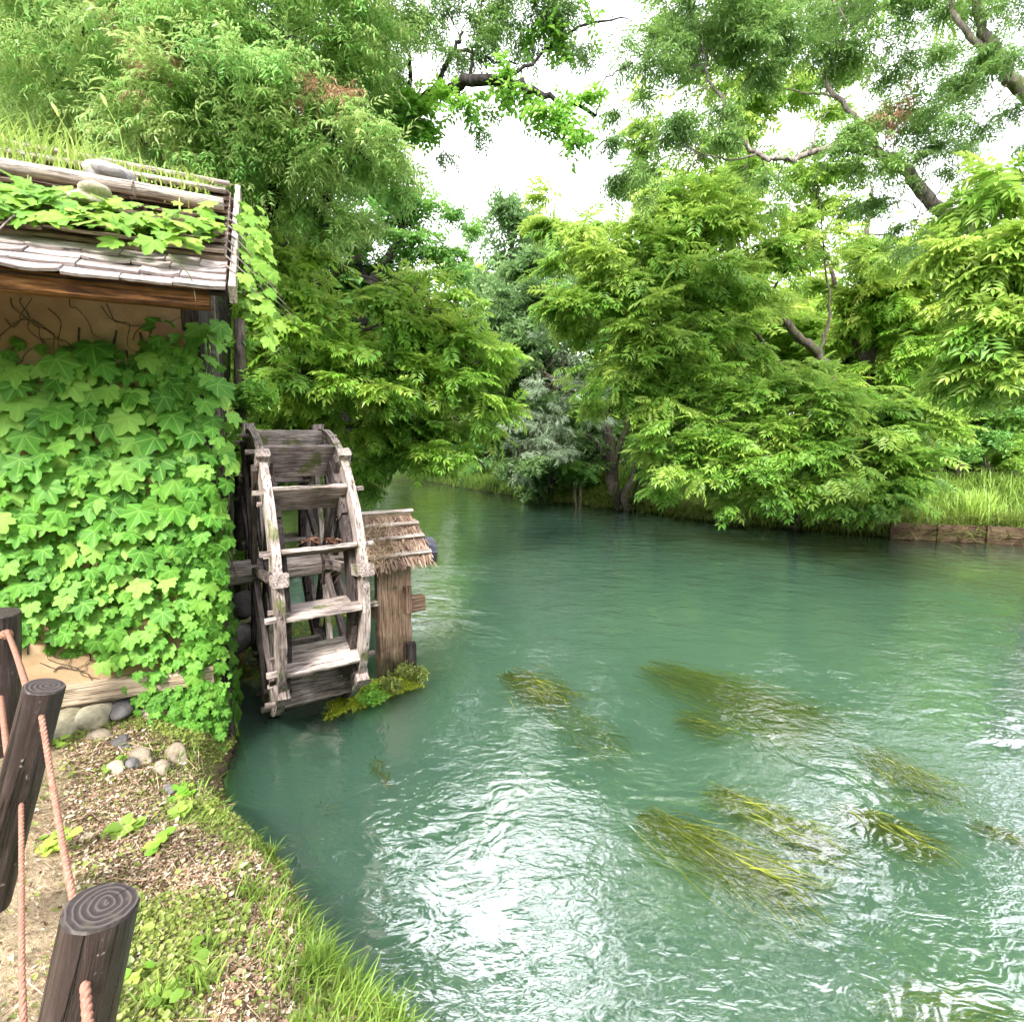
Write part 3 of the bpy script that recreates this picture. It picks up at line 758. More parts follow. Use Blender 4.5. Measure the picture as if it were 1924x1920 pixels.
# stems: bare runners on the plaster
ts = []
def runner(x0, y0, x1, y1, rad=.0028, wob=14):
    pts = []
    for i in range(7):
        f_ = i / 6; pts.append(wall_hit(x0 + (x1 - x0) * f_ + r.uniform(-wob, wob) * (0 < i < 6), y0 + (y1 - y0) * f_ + r.uniform(-wob, wob) * (0 < i < 6), .008))
    ts.append(tube(catmull(pts, 3), [rad, rad * .6], 5))
for a in [(50, 1195, 210, 1295), (85, 1200, 140, 1260), (75, 1245, 230, 1250), (100, 1262, 215, 1242), (150, 1262, 235, 1300), (20, 560, 130, 680), (0, 640, 60, 560), (40, 560, 90, 670), (60, 600, 180, 700), (130, 560, 200, 640),
          (200, 570, 260, 660), (10, 600, 120, 640), (90, 580, 150, 700), (190, 575, 330, 640), (250, 640, 350, 580), (0, 700, 70, 650)]:
    runner(*a)
for k in range(26):
    x = r.uniform(0, 420); runner(x, r.uniform(600, 1100), x + r.uniform(-60, 60), r.uniform(900, 1280), .006)
V, F = join_tubes(ts); link('stems', mesh_np('stems', V, F, M['trunk'], True), vine)['kind'] = 'stuff'

# ------------------------------------------------------------ roof vine, grass, stones
rv = thing('roof_vine', 'bright green vine trailing across the shed roof and down its right end', 'vine', tuple(rp(-.5, .5, .1)))
spots = []
for k in range(400):
    t = -r.random() ** .9 * 2.1 + .18; s = r.gauss(.54, .12)
    if t > -.55: s = r.gauss(.46, .13)
    if s < .14: s = .14 + r.random() * .2
    spots.append((tuple(rp(t, s, .13 + r.uniform(.0, .09))), tuple(WN * r.uniform(.2, 1) + WD * r.uniform(-.8, .8) - UP * .35), tuple(UP + WN * r.uniform(.1, .8) + WD * r.uniform(-.4, .4)), r.uniform(.08, .20), r.random()))
for k in range(130):   # hanging at the right end
    f_ = r.random(); s = 1.15 - 1.35 * f_
    drop = r.random() ** 2 * .38 * f_
    p = rp(.27 + r.uniform(-.03, .14) + .06 * f_, s, .06 + r.uniform(-.05, .08)) - UP * drop
    spots.append((tuple(p), tuple(WD * r.uniform(.2, 1) - UP * r.uniform(.3, 1) + WN * r.uniform(-.3, .6)), tuple(UP * .7 + WN * r.uniform(.2, .9) + WD * r.uniform(-.2, .7)), r.uniform(.06, .135), r.uniform(.3, 1)))
put_leaves(rv, M['lf_vine_y'], spots, 290)
ts = []
for k in range(6):
    t = r.uniform(-2, .1); ts.append(tube(catmull([rp(t, .75, .13), rp(t + r.uniform(-.1, .1), .45, .17), rp(t + r.uniform(-.2, .2), .2, .12), rp(t + r.uniform(-.2, .2), .12, .03)], 4), [.006, .003], 5))
for k in range(8):
    ts.append(tube(catmull([rp(.2, 1.0 - k * .12, .1), rp(.3, .9 - k * .12, .05), rp(.33 + .04 * k, .6 - k * .1, -.05 * k * .4)], 4), [.006, .002], 5))
ts.append(tube(catmull([wp(.03, 3.3, .83), wp(.12, 3.2, .83), wp(.14, 3.05, .82)], 4), [.004, .002], 5))
ts.append(tube(catmull([wp(-.95, 3.2, .80), wp(-.94, 3.0, .80), wp(-.93, 2.9, .80), wp(-.925, 2.82, .80)], 4), [.0035, .005, .004, .009], 5))
V, F = join_tubes(ts); link('stems', mesh_np('stems', V, F, M['trunk_pale'], True), rv)['kind'] = 'stuff'

def grass_blades(name, pts, hs, mat, lean=.5, wd=.008, parent=None, tint=None, seg=4, leanvec=None):
    """pts (n,3), hs (n). Arched tapering blades."""
    n = len(pts); az = RNG.random(n) * 2 * pi; d = np.stack([np.cos(az), np.sin(az), np.zeros(n)], 1)
    if leanvec is not None: d = d * .8 + np.array(leanvec)
    side = np.cross(d, [0, 0, 1.]); side /= np.linalg.norm(side, axis=1)[:, None] + 1e-9
    ln = lean * RNG.uniform(.2, 1.4, n); V = np.zeros((n, seg * 2 + 1, 3)); wdt = wd * RNG.uniform(.6, 1.4, n)
    for j in range(seg + 1):
        f = j / seg; up = hs * (f - .35 * ln * f * f); outw = hs * ln * f ** 1.8
        c = pts + d * outw[:, None]; c[:, 2] += np.maximum(up, 0)
        if j < seg:
            ww = (wdt * (1 - .75 * f ** 1.5))[:, None] * side / 2
            V[:, 2 * j] = c - ww; V[:, 2 * j + 1] = c + ww
        else: V[:, 2 * seg] = c
    m = seg * 2 + 1; o = (np.arange(n) * m)[:, None]
    Q = np.concatenate([o + np.array([[2 * j, 2 * j + 1, 2 * j + 3, 2 * j + 2]]) for j in range(seg - 1)]); Tt = o + np.array([[2 * seg - 2, 2 * seg - 1, 2 * seg]])
    ti = np.repeat(np.clip((tint if tint is not None else .5) + RNG.uniform(-.28, .28, n), 0, 1), m)
    return link(name, mesh_np(name, V.reshape(-1, 3), [Q, Tt], mat, True, ti), parent)
n = 1800
t = RNG.uniform(-3.2, .1, n); s = RNG.normal(1.32, .17, n); s = np.clip(s, .85, 1.62)
pts = np.array([rp(a, b, .12) for a, b in zip(t, s)])
hs = RNG.uniform(.05, .24, n) * np.interp(t, [-3.2, -1.6, -.7, -.35, .05], [1.0, 1.1, 1.15, .45, .4])
setp(grass_blades('roof_grass', pts, hs, M['grass_roof'], .8, .009, tint=.55), 'bright wild grass growing along the top of the shed roof', 'grass', kind='stuff')
# tall seed heads
def seedhead(px0, py0, px1, py1, Y, label):
    t_ = thing('grass_seedhead', label, 'grass stalk', tuple(P(px0, py0, Y)), 'seed heads on the shed roof')
    a = np.array(P(px0, py0, Y)); b = np.array(P(px1, py1, Y)); m = (a + b) / 2 + np.array([.02, 0, .02])
    pth = catmull([a, m, b], 6); v, f, tr_ = tube(pth, [.004, .0025], 5)
    link('stalk', mesh_np('stalk', v, [f, tr_], M['grass_roof'], True, np.full(len(v), .6)), t_)
    e = b + (b - m) / np.linalg.norm(b - m) * .11
    v, f, tr_ = tube(catmull([b, (b + e) / 2 + np.array([0, 0, .01]), e], 4), [.005, .013, .013, .004], 7, .4)
    link('ear', mesh_np('ear', v, [f, tr_], M['grass_roof'], True, np.full(len(v), .9)), t_)
seedhead(145, 310, 112, 222, 4.0, 'left pale seed head nodding above the shed roof grass')
seedhead(235, 300, 203, 205, 4.0, 'right pale seed head nodding above the shed roof grass')
setp(rock('roof_stone', rp(-.46, 1.10, .20), (.13, .08, .075), M['stone_dark'], seed=4, rough=.34, rotz=.4), 'dark grey angular stone weighing down the upper roof pole', 'stone')
setp(rock('roof_stone', rp(-.48, .66, .19), (.095, .07, .055), M['stone_pale'], seed=9, rough=.34, rotz=.4), 'pale whitish stone among the vine leaves on the roof', 'stone')

# ------------------------------------------------------------ water wheel
AX = Vector((.85, .527, 0)).normalized(); RD = Vector((AX.y, -AX.x, 0))   # axle direction; radial direction towards the camera
WC = Vector((-1.93, 4.46, 1.20)); R0 = 1.21; HALF = .285
wheel = thing('waterwheel', 'weathered grey wooden water wheel with open paddles beside the mill shed', 'water wheel', (WC.x, WC.y, 0))
def wq(phi, rad, s=0.): return WC + (RD * cos(phi) + UP * sin(phi)) * rad + AX * s
PH0 = radians(9)
v, f, tr_ = tube(np.array([WC + AX * q for q in (-.70, -.3, .3, .8, 1.22)]), [.105] * 5, 8)
Mx = Matrix.Translation(WC) @ frame(AX, UP); inv = np.array(Mx.inverted())
loc = lambda v: (np.hstack([v, np.ones((len(v), 1))]) @ inv.T)[:, :3]
link('shaft', mesh_np('shaft', loc(v), [f, tr_], M['wheel'], False), wheel, Mx)
v, f, tr_ = tube(np.array([WC + AX * q for q in (1.215, 1.31)]), [.145, .14], 8)
link('shaft_end', mesh_np('shaft_end', loc(v), [f, tr_], M['cap'], False), wheel, Mx)
def felloe(phi0, phi1, s, rin, rout, th, name='rim_segment'):
    n = 7; V = []
    for i in range(n):
        ph = phi0 + (phi1 - phi0) * i / (n - 1)
        j = lambda: random.uniform(-.004, .004)
        for (rr, ss) in ((rin, -th / 2), (rout, -th / 2), (rout, th / 2), (rin, th / 2)): V.append(wq(ph, rr + j(), s + ss + j() * .5))
    F = [(i * 4 + k, i * 4 + (k + 1) % 4, i * 4 + 4 + (k + 1) % 4, i * 4 + 4 + k) for i in range(n - 1) for k in range(4)] + [(3, 2, 1, 0), (n * 4 - 4, n * 4 - 3, n * 4 - 2, n * 4 - 1)]
    c = wq((phi0 + phi1) / 2, (rin + rout) / 2, s); tang = -RD * sin((phi0 + phi1) / 2) + UP * cos((phi0 + phi1) / 2)
    Mf = Matrix.Translation(c) @ frame(tang, AX); iv = np.array(Mf.inverted()); V = np.array([q[:] for q in V])
    return link(name, mesh_np(name, (np.hstack([V, np.ones((len(V), 1))]) @ iv.T)[:, :3], np.array(F), M['wheel']), wheel, Mf)
for s in (-HALF, HALF):
    for k in range(8):
        a0 = PH0 + k * pi / 4
        felloe(a0 + .008, a0 + pi / 4 - .008, s, R0 - .22, R0, .055)
        si = s - (.055 if s > 0 else -.055)
        felloe(a0 + pi / 8 + .008, a0 + 3 * pi / 8 - .008, si, R0 - .27, R0 - .12, .045, 'inner_rim_segment').data.materials[0] = M['wheel_shade']
        so2 = s + (.05 if s > 0 else -.05)
        board('spoke', wq(a0 + .07, .11, so2), wq(a0 + .02, R0 - .1, so2), .07, .04, AX, M['wheel_shade'], wheel, 6, .004)
        ph = a0
        # spokes: board from the hub to past the rim, with block at the end
        so_ = s + (-.040 if s < 0 else .040) * 0 - (.045 if s > 0 else -.045)
        board('spoke', wq(ph, .11, so_), wq(ph, R0 - .01, so_), .085, .045, AX, M['wheel_shade' if k % 2 else 'wheel'], wheel, 6, .004)
        board('rim_block', wq(ph, R0 - .07, s), wq(ph, R0 + .055, s), .085, .10, AX, M['wheel'], wheel, 3, .006)
    for k in range(8):
        ph = PH0 + k * pi / 4 + pi / 8    # secondary lighter brace
        board('brace', wq(ph - .26, R0 - .22, s - (.03 if s > 0 else -.03)), wq(ph + .26, R0 - .22, s - (.03 if s > 0 else -.03)), .05, .03, AX, M['wheel_shade'], wheel, 3, .003)
for k in range(16):
    ph = radians(63) + k * pi / 8
    mid = wq(ph, R0 - .135)
    pl = board('paddle', wq(ph, R0 - .145, -HALF + .028), wq(ph, R0 - .145, HALF - .028), .27, .032, (-RD * sin(ph) + UP * cos(ph)), M['wheel'], wheel, 10, .005)
    if k in (0, 1, 2): pl['label'] = 'dry pale paddle near the top of the wheel'
    for s in (-1, 1):
        board('peg', wq(ph, R0 - .06, s * (HALF + .02)), wq(ph, R0 - .06, s * (HALF + .095)), .05, .035, UP, M['wheel'], wheel, 2, .003)
        board('peg', wq(ph, R0 - .20, s * (HALF + .02)), wq(ph, R0 - .20, s * (HALF + .06)), .035, .03, UP, M['wheel'], wheel, 2, .003)
for s in (-HALF + .05, HALF - .05):   # hub frame round the shaft
    for k in range(4):
        ph = PH0 + k * pi / 2 + pi / 4
        board('hub_board', wq(ph - pi / 4, .16, s), wq(ph + pi / 4, .16, s), .10, .06, AX, M['wheel_shade'], wheel, 2, .004)
# red fallen leaves on a paddle
setp(link('fallen_leaves', mesh_np('fallen_leaves', *scatter(SPRAY['broad'][0][0], SPRAY['broad'][0][1], np.array([wq(radians(22), R0 - .22, q) + UP * .02 for q in (-.10, -.04, .03, .08)]), basis(RNG.normal(size=(4, 3)) * [1, 1, .1], np.tile([0, 0, 1.], (4, 1))), np.full(4, .13), SPRAY['broad'][0][2], np.full(4, .3))[:2], M['dead'])), 'small clump of reddish dead leaves caught on a wheel paddle', 'leaves', kind='stuff')

# ------------------------------------------------------------ outer bearing with its little thatch
sup = thing('axle_support', 'wooden post stand with little bark-thatched cover over the wheel shaft end', 'support frame', (WC.x + AX.x * .92, WC.y + AX.y * .92, 0))
ps = WC + AX * .92
for (dx, w_, mt) in ((-.13, .14, 'support'), (.03, .22, 'support')):
    c = ps + AX * dx
    board('post', Vector((c.x, c.y, -.6)) - AX * .02 - RD * .02, Vector((c.x, c.y, 1.12)) + RD * .0, w_, .12, RD, M[mt], sup, 10, .006)
c = ps + AX * .08 + RD * .09
board('wedge', Vector((c.x, c.y, .62)), Vector((c.x, c.y, .88)), .06, .07, RD, M['support'], sup, 3, .004)
c = ps + AX * .10 + RD * .09
board('wedge', Vector((c.x, c.y, .02)), Vector((c.x, c.y, .30)), .09, .07, RD, M['darkwood'], sup, 3, .004)
board('crossbeam', ps + Vector((0, 0, -.58)) - RD * .16 - AX * .2, ps + Vector((0, 0, -.58)) - RD * .16 + AX * .34, .16, .13, RD, M['support'], sup, 4, .005)
board('crossbeam', ps + Vector((0, 0, -.10)) + RD * .04 - AX * .02, ps + Vector((0, 0, -.10)) - RD * .5 - AX * .02, .12, .10, UP, M['wheel_shade'], sup, 4, .005)
# roof pane: low edge at the front, rises away
TL = (-RD * .80 + UP * .60).normalized(); TN = (RD * .60 + UP * .80).normalized(); T0 = WC + AX * .80 + RD * .16 - UP * .02
board('thatch_base', T0 - TL * .02 + AX * .03 + TL * .3, T0 + TL * .34 + AX * .03 + TL * .0001, .62, .02, AX, M['darkwood'], sup, 2, .001) if False else None
bm_ = board('thatch_board', T0 + TL * .30 - AX * .36, T0 + TL * .30 + AX * .40, .62, .03, TN, M['support'], sup, 4, .003)
# thatch strands
n = 1900; a = RNG.uniform(-.36, .41, n); b = RNG.uniform(-.03, .55, n)
base_ = np.array(T0)[None] + a[:, None] * np.array(AX) + b[:, None] * np.array(TL) + (.02 + RNG.random(n) * .035)[:, None] * np.array(TN)
d = -np.array(TL)[None] + RNG.normal(size=(n, 3)) * .12
Tt = np.array([(0, -.05, 0), (1, -.025, -.02), (1, .025, -.02), (0, .05, 0)]); Ft = np.array([(0, 1, 2, 3)])
V, F, ti = scatter(Tt, Ft, base_, basis(d, np.tile(np.array(TN), (n, 1)) + RNG.normal(size=(n, 3)) * .2), RNG.uniform(.08, .16, n), np.zeros(4), RNG.random(n))
link('thatch', mesh_np('thatch', V, F, M['thatch'], False, ti), sup)['kind'] = 'stuff'
for b in (.0, .22, .40, .58):
    board('batten', T0 + TL * b - AX * (.36 if b != 0 else .42) + TN * .075, T0 + TL * b + AX * .41 + TN * .075, .04, .022, TN, M['pole'], sup, 6, .003)
# loose straw over it
ts = []
for k in range(330):
    a = random.gauss(-.18, .16); b = random.uniform(-.08, .42); p = np.array(T0 + AX * a + TL * b + TN * (.06 + random.random() * .06))
    d = RNG.normal(size=3) * .07; d2 = RNG.normal(size=3) * .05; d2[2] = -abs(d2[2]) * .6
    ts.append(tube(catmull([p - d, p + RNG.normal(size=3) * .015, p + d + d2], 3), [.003, .002], 3))
V, F = join_tubes(ts); setp(link('loose_straw', mesh_np('loose_straw', V, F, M['straw'], False, RNG.random(len(V)))), 'tangled dry straw and twigs lying on the little thatched cover', 'straw', kind='stuff')
# moss bed at the foot of the wheel
def moss_mat(name, cx_px, label, n, fn, h=.03):
    pts = np.array([fn() for _ in range(n)])
    d = RNG.normal(size=(n, 3)) * [1, 1, .3]; T, F, tt = SPRAY['broad'][1]
    V, Fo, ti = scatter(T, F, pts, basis(d, np.tile([0, 0, 1.], (n, 1)) + RNG.normal(size=(n, 3)) * .4), RNG.uniform(.03, .06, n), tt, RNG.uniform(.3, .8, n))
    return setp(link(name, mesh_np(name, V, Fo, M['moss'], False, ti)), label, 'moss', kind='stuff')
pa, pb = Wt(612, 1350), Wt(790, 1288)
def f1():
    t_ = random.random(); w_ = random.random() ** 1.4
    back = Wt(640, 1300).lerp(Wt(760, 1272), t_)
    p = pa.lerp(pb, t_).lerp(back, w_); return (p.x + random.gauss(0, .012), p.y + random.gauss(0, .015), .008 + random.random() * .02 + .035 * (1 - abs(2 * w_ - 1)))
moss_mat('moss_bed', 0, 'yellow-green moss mat floating at the foot of the water wheel', 1900, f1)
for (px, py, n_) in ((700, 1322, 70), (780, 1280, 130), (735, 1300, 60), (765, 1275, 100)):
    c = Wt(px, py)
    pts = np.array([(c.x + random.gauss(0, .035), c.y + random.gauss(0, .035), .02) for _ in range(n_)])
    T, F, tt = SPRAY['broad'][0]; nn = len(pts)
    V, Fo, ti = scatter(T, F, pts, basis(RNG.normal(size=(nn, 3)) * [.7, .7, .2] + [0, 0, .9], RNG.normal(size=(nn, 3))), RNG.uniform(.06, .13, nn), tt, RNG.uniform(.3, .8, nn))
    lab = {700: 'dark little water plants under the wheel paddles', 780: 'bright leafy plant at the right tip of the moss mat', 735: 'sparse sprouts in the middle of the moss mat', 765: 'leafy tuft against the foot of the axle post'}[px]
    setp(link('water_plant', mesh_np('water_plant', V, Fo, M['lf_limbvine' if px == 700 else 'clover'], False, ti)), lab, 'plant', 'small plants on the moss mat')

# mossy stones behind the wheel
for i, (px, py, r_, lab) in enumerate([(445, 1195, .20, 'dark wet boulder between the vine and the wheel'), (470, 1135, .17, 'moss-topped boulder under the wheel shaft'), (500, 1165, .16, 'mossy boulder seen through the wheel rim')]):
    p = P(px, py, 4.9 + .2 * i); setp(rock('boulder', (p.x, p.y, p.z), (r_, r_, r_ * .8), M['stone_dark'], seed=20 + i), lab, 'boulder', 'boulders behind the wheel')
pm = lambda: (lambda p: (p.x, p.y, p.z))(P(random.uniform(420, 640), 1095 + 120 * random.random() ** 1.2, random.uniform(5.0, 6.2)))
def f2():
    x = random.uniform(-3.1, -2.2); y = random.uniform(4.7, 6.8); z = gz(x, y); return (x, y, max(z, 0) + .02)
moss_mat('bank_moss', 0, 'yellow-green moss on the low bank behind the water wheel', 1200, f2)

# ------------------------------------------------------------ fence posts and ropes
def fence_post(top, foot, r_, label):
    top = Vector(top); foot = Vector(foot); d = (top - foot); L = d.length
    t_ = thing('fence_post', label, 'post', tuple(foot), 'posts of the rope fence')
    k = 28; n_ = 16; V = []; rr = np.random.default_rng(int(r_ * 1e5) + int(L * 1e4))
    th = np.arange(k) / k * 2 * pi; flute = 1 + .012 * np.sin(th * 11 + 1) + .02 * np.sin(th * 3) + rr.normal(size=k) * .004
    for i in range(n_):
        z = L * i / (n_ - 1); sc = 1 - (.03 * i / n_) + rr.normal() * .004
        if i == n_ - 1: z = L - .006
        for j in range(k): V.append((r_ * sc * flute[j] * cos(th[j]), r_ * sc * flute[j] * sin(th[j]), z))
    Q = [(i * k + j, i * k + (j + 1) % k, (i + 1) * k + (j + 1) % k, (i + 1) * k + j) for i in range(n_ - 1) for j in range(k)]
    Mx = Matrix.Translation(foot) @ d.to_track_quat('Z', 'Y').to_matrix().to_4x4()
    link('shaft', mesh_np('shaft', V, np.array(Q), M['post'], True), t_, Mx)
    V2 = [(r_ * .97 * flute[j] * cos(th[j]), r_ * .97 * flute[j] * sin(th[j]), L - .006) for j in range(k)] + [(r_ * .93 * flute[j] * cos(th[j]), r_ * .93 * flute[j] * sin(th[j]), L) for j in range(k)] + [(0, 0, L)]
    Q2 = [(j, (j + 1) % k, k + (j + 1) % k, k + j) for j in range(k)]; T2 = [(k + j, k + (j + 1) % k, 2 * k) for j in range(k)]
    link('top', mesh_np('top', V2, [np.array(Q2), np.array(T2)], M['post_top'], False), t_, Mx)
    return t_
Y1 = .96; T1 = P(190, 1700, Y1); F1 = P(95, 2150, Y1 * .93)
Y2 = 1.62; T2_ = P(84, 1288, Y2); F2 = P(-22, 1700, Y2 * .96)
Y3 = 2.75; T3_ = P(2, 1150, Y3); F3 = P(2, 1450, Y3)
fence_post(T1, F1, .069, 'nearest dark fence post with growth rings showing on its sawn top')
fence_post(T2_, F2, .058, 'middle leaning dark fence post with two ropes through it')
fence_post(T3_, F3, .088, 'farthest dark fence post with knotted rope at left edge')
def rope(pts, label, rad=.0095):
    pth = catmull(pts, 14); n_ = len(pth); k = 9
    seglen = np.concatenate([[0], np.cumsum(np.linalg.norm(np.diff(pth, axis=0), axis=1))])
    m = max(24, int(seglen[-1] / .006)); tt = np.linspace(0, seglen[-1], m); pth = np.stack([np.interp(tt, seglen, pth[:, i]) for i in range(3)], 1)
    t = np.gradient(pth, axis=0); t /= np.linalg.norm(t, axis=1)[:, None]; ref = np.array([1., 0, 0]); a = np.cross(t, ref); a /= np.linalg.norm(a, axis=1)[:, None]; b = np.cross(t, a)
    Vs, Fs, o = [], [], 0
    for st in range(3):     # three laid strands
        ph = tt / .045 * 2 * pi / 1.0 + st * 2 * pi / 3; c = pth + rad * .40 * (np.cos(ph)[:, None] * a + np.sin(ph)[:, None] * b)
        th = np.arange(6) / 6 * 2 * pi
        V = c[:, None] + rad * .64 * (np.cos(th)[None, :, None] * a[:, None] + np.sin(th)[None, :, None] * b[:, None])
        i = np.arange((m - 1) * 6).reshape(m - 1, 6); j = np.roll(i, -1, 1); Fs.append(np.stack([i, j, j + 6, i + 6], -1).reshape(-1, 4) + o); Vs.append(V.reshape(-1, 3)); o += m * 6
    return setp(link('fence_rope', mesh_np('fence_rope', np.vstack(Vs), np.vstack(Fs), M['rope'], True)), label, 'rope', 'ropes of the fence')
Yf = lambda y, off: y - off
h2u = P(78, 1345, Y2 - .055); h1u_b = P(150, 1740, Y1 + .09)
rope([P(14, 1186, Y3 - .09), P(34, 1240, Y3 - .45), P(62, 1330, Y2 + .10)], 'upper rope from the farthest post down to the middle post', .012)
rope([h2u, P(100, 1480, (Y1 + Y2) / 2 + .12), P(128, 1640, Y1 + .18), h1u_b], 'upper rope from the middle post down to the nearest post', .0085)
rope([P(2, 1310, Y3 - .09), P(12, 1400, Y2 + .4), P(30, 1500, Y2 + .06)], 'lower rope from the farthest post down to the middle post', .012)
rope([P(40, 1506, Y2 - .055), P(41, 1650, 1.35), P(42, 1850, 1.1), P(52, 2080, Y1 + .02)], 'lower rope dropping from the middle post towards the nearest post', .0075)
rope([P(160, 1848, Y1 - .07), P(168, 1960, .80), P(180, 2150, .62)], 'thick rope leaving the front of the nearest post', .0095)
# knot on the farthest post
ts = []
kc = np.array(P(12, 1192, Y3 - .10))
for q in range(3):
    th = np.linspace(0, 2 * pi, 12); ax1 = RNG.normal(size=3); ax1 /= np.linalg.norm(ax1); ax2 = np.cross(ax1, RNG.normal(size=3)); ax2 /= np.linalg.norm(ax2)
    ts.append(tube(np.array([kc + .02 * (cos(x) * ax1 + sin(x) * ax2) for x in th]), [.010], 6))
V, F = join_tubes(ts); setp(link('rope_knot', mesh_np('rope_knot', V, F, M['rope'], True)), 'pale pink rope knot tied at the top of the farthest fence post', 'knot')

# ------------------------------------------------------------ near bank: stones, litter, plants, grass
for i, (px, py, rx, ry, rz, mt, lab) in enumerate([
    (213, 1388, .075, .055, .035, 'stone_tan', 'flat tan stone nearest the pale foundation stones'),
    (252, 1398, .08, .05, .04, 'stone_grey', 'grey rounded stone below the wall foot'),
    (292, 1425, .11, .06, .04, 'stone_tan', 'long cream stone in the middle of the bank stones'),
    (275, 1440, .05, .035, .03, 'stone_grey', 'blue-grey small stone tucked under the long cream stone'),
    (243, 1447, .06, .045, .035, 'stone_pale', 'pale squat stone lowest on the left of the bank stones'),
    (330, 1447, .07, .05, .04, 'stone_tan', 'tan stone closest to the water under the vine'),
    (345, 1486, .055, .04, .03, 'stone_grey', 'grey pebble at the brink below the vine'),
    (360, 1420, .10, .07, .07, 'stone_tan', 'big shaded stone under the vine at the brink')]):
    px -= 28; py -= 6; p = Wt(px, py, .45); z = gz(p.x, p.y)
    for _ in range(6):
        p = Wt(px, py, z + rz * .4); z = gz(p.x, p.y)
    setp(rock('bank_stone', (p.x, p.y, z + rz * .12), (rx, ry, rz * .8), M[mt], seed=40 + i, rough=.3, rotz=-.5), lab, 'stone', 'stones on the near bank')

def bank_points(n, dmin, dmax, ymin=.9, ymax=3.9, dens=None):
    out_ = []
    while sum(len(o) for o in out_) < n:
        X = RNG.uniform(-3.4, .6, n * 2); Y = RNG.uniform(ymin, ymax, n * 2); d = dist_poly(X, Y, LB)
        wall = ((X - C0.x) * WN.x + (Y - C0.y) * WN.y) > .06
        k = (d > dmin) & (d < dmax) & wall
        if dens is not None: k &= RNG.random(len(X)) < dens(X, Y, d)
        q = np.stack([X[k], Y[k], np.zeros(k.sum())], 1); out_.append(q)
    q = np.vstack(out_)[:n]; q[:, 2] = ground_z(q[:, 0], q[:, 1]); return q
pathd = lambda X, Y: -X - .9 * Y
n = 60000
p = bank_points(n, .04, 3, dens=lambda X, Y, d: np.clip(.25 + 1.3 * vnoise(X, Y, 2.3, 11), 0, 1) * np.where(pathd(X, Y) > .12, .18, 1) * np.exp(-(Y - 1) * .35))
T = np.array([(0, 0, 0), (.5, .28, .10), (1, 0, .02), (.5, -.28, .10)]); F = np.array([(0, 3, 2, 1)])
V, Fo, ti = scatter(T, F, p + [0, 0, .006], basis(RNG.normal(size=(n, 3)) * [1, 1, .22], np.tile([0, 0, 1.], (n, 1)) + RNG.normal(size=(n, 3)) * .4), RNG.gamma(2.4, .0042, n) + .004, np.zeros(4), RNG.random(n))
setp(link('leaf_litter', mesh_np('leaf_litter', V, Fo, M['litter'], False, ti)), 'dry brown leaf litter strewn over the near bank', 'litter', kind='stuff')
# thin straws
n = 7000; p = bank_points(n, .05, 2.5)
T = np.array([(-.5, -.012, 0), (.5, -.008, .05), (.5, .008, .05), (-.5, .012, 0)])
V, Fo, ti = scatter(T, F, p + [0, 0, .012], basis(RNG.normal(size=(n, 3)) * [1, 1, .15], np.tile([0, 0, 1.], (n, 1))), RNG.gamma(2.5, .022, n), np.zeros(4), RNG.random(n))
setp(link('dry_straws', mesh_np('dry_straws', V, Fo, M['straw'], False, ti)), 'thin dry straws scattered across the near bank', 'straw', kind='stuff')
# low creeping leaves
n = 22000
p = bank_points(n, -.02, 2.2, dens=lambda X, Y, d: np.clip(vnoise(X, Y, 2.3, 21) * 3.2 - 1.2, 0.04, 1) * np.where(d < .4, 1.6, .9) * np.where(pathd(X, Y) > .12, .1, 1))
T = np.array([(0, 0, 0), (.35, .42, .08), (.9, .3, .0), (1, 0, -.05), (.9, -.3, 0), (.35, -.42, .08)]); F6 = np.array([(0, 5, 4, 3), (0, 3, 2, 1)])
V, Fo, ti = scatter(T, F6, p + np.stack([np.zeros(n), np.zeros(n), RNG.random(n) * .022 + .004], 1), basis(RNG.normal(size=(n, 3)) * [1, 1, .3], np.tile([0, 0, 1.], (n, 1)) + RNG.normal(size=(n, 3)) * .35), RNG.gamma(4, .0028, n) + .0045, np.zeros(6), RNG.uniform(.15, .85, n))
setp(link('ground_cover', mesh_np('ground_cover', V, Fo, M['clover'], False, ti)), 'low creeping small-leaved plants over the near bank', 'ground cover', kind='stuff')
# fine moss-like grass over the bank
n = 15000; p = bank_points(n, .0, 2.2, dens=lambda X, Y, d: np.clip(vnoise(X, Y, 2.3, 21) * 2.4 - .8, .04, 1) * np.where(pathd(X, Y) > .12, .15, 1))
setp(grass_blades('short_grass', p, RNG.uniform(.012, .045, n), M['clover'], .9, .0035, tint=.5, seg=3), 'short pale grass on the near bank', 'grass', kind='stuff')
# lush edge grass overhanging the water
n = 3500; p = bank_points(n, -.03, .34, .8, 3.3, dens=lambda X, Y, d: np.clip(vnoise(X, Y, 3.3, 31) * 1.8 - .35, 0.02, 1) * np.where(Y < 2.1, 1, .35) * np.exp(-np.maximum(d - .05, 0) * 4))
hs = RNG.uniform(.04, .15, n) * np.interp(p[:, 1], [.9, 1.6, 2.3, 3.2], [1.0, 1.0, .75, .5])
setp(grass_blades('edge_grass', p, hs, M['grass'], .75, .0065, tint=.55, leanvec=(.45, .15, 0)), 'lush bright grass fringing the water edge', 'grass', kind='stuff')
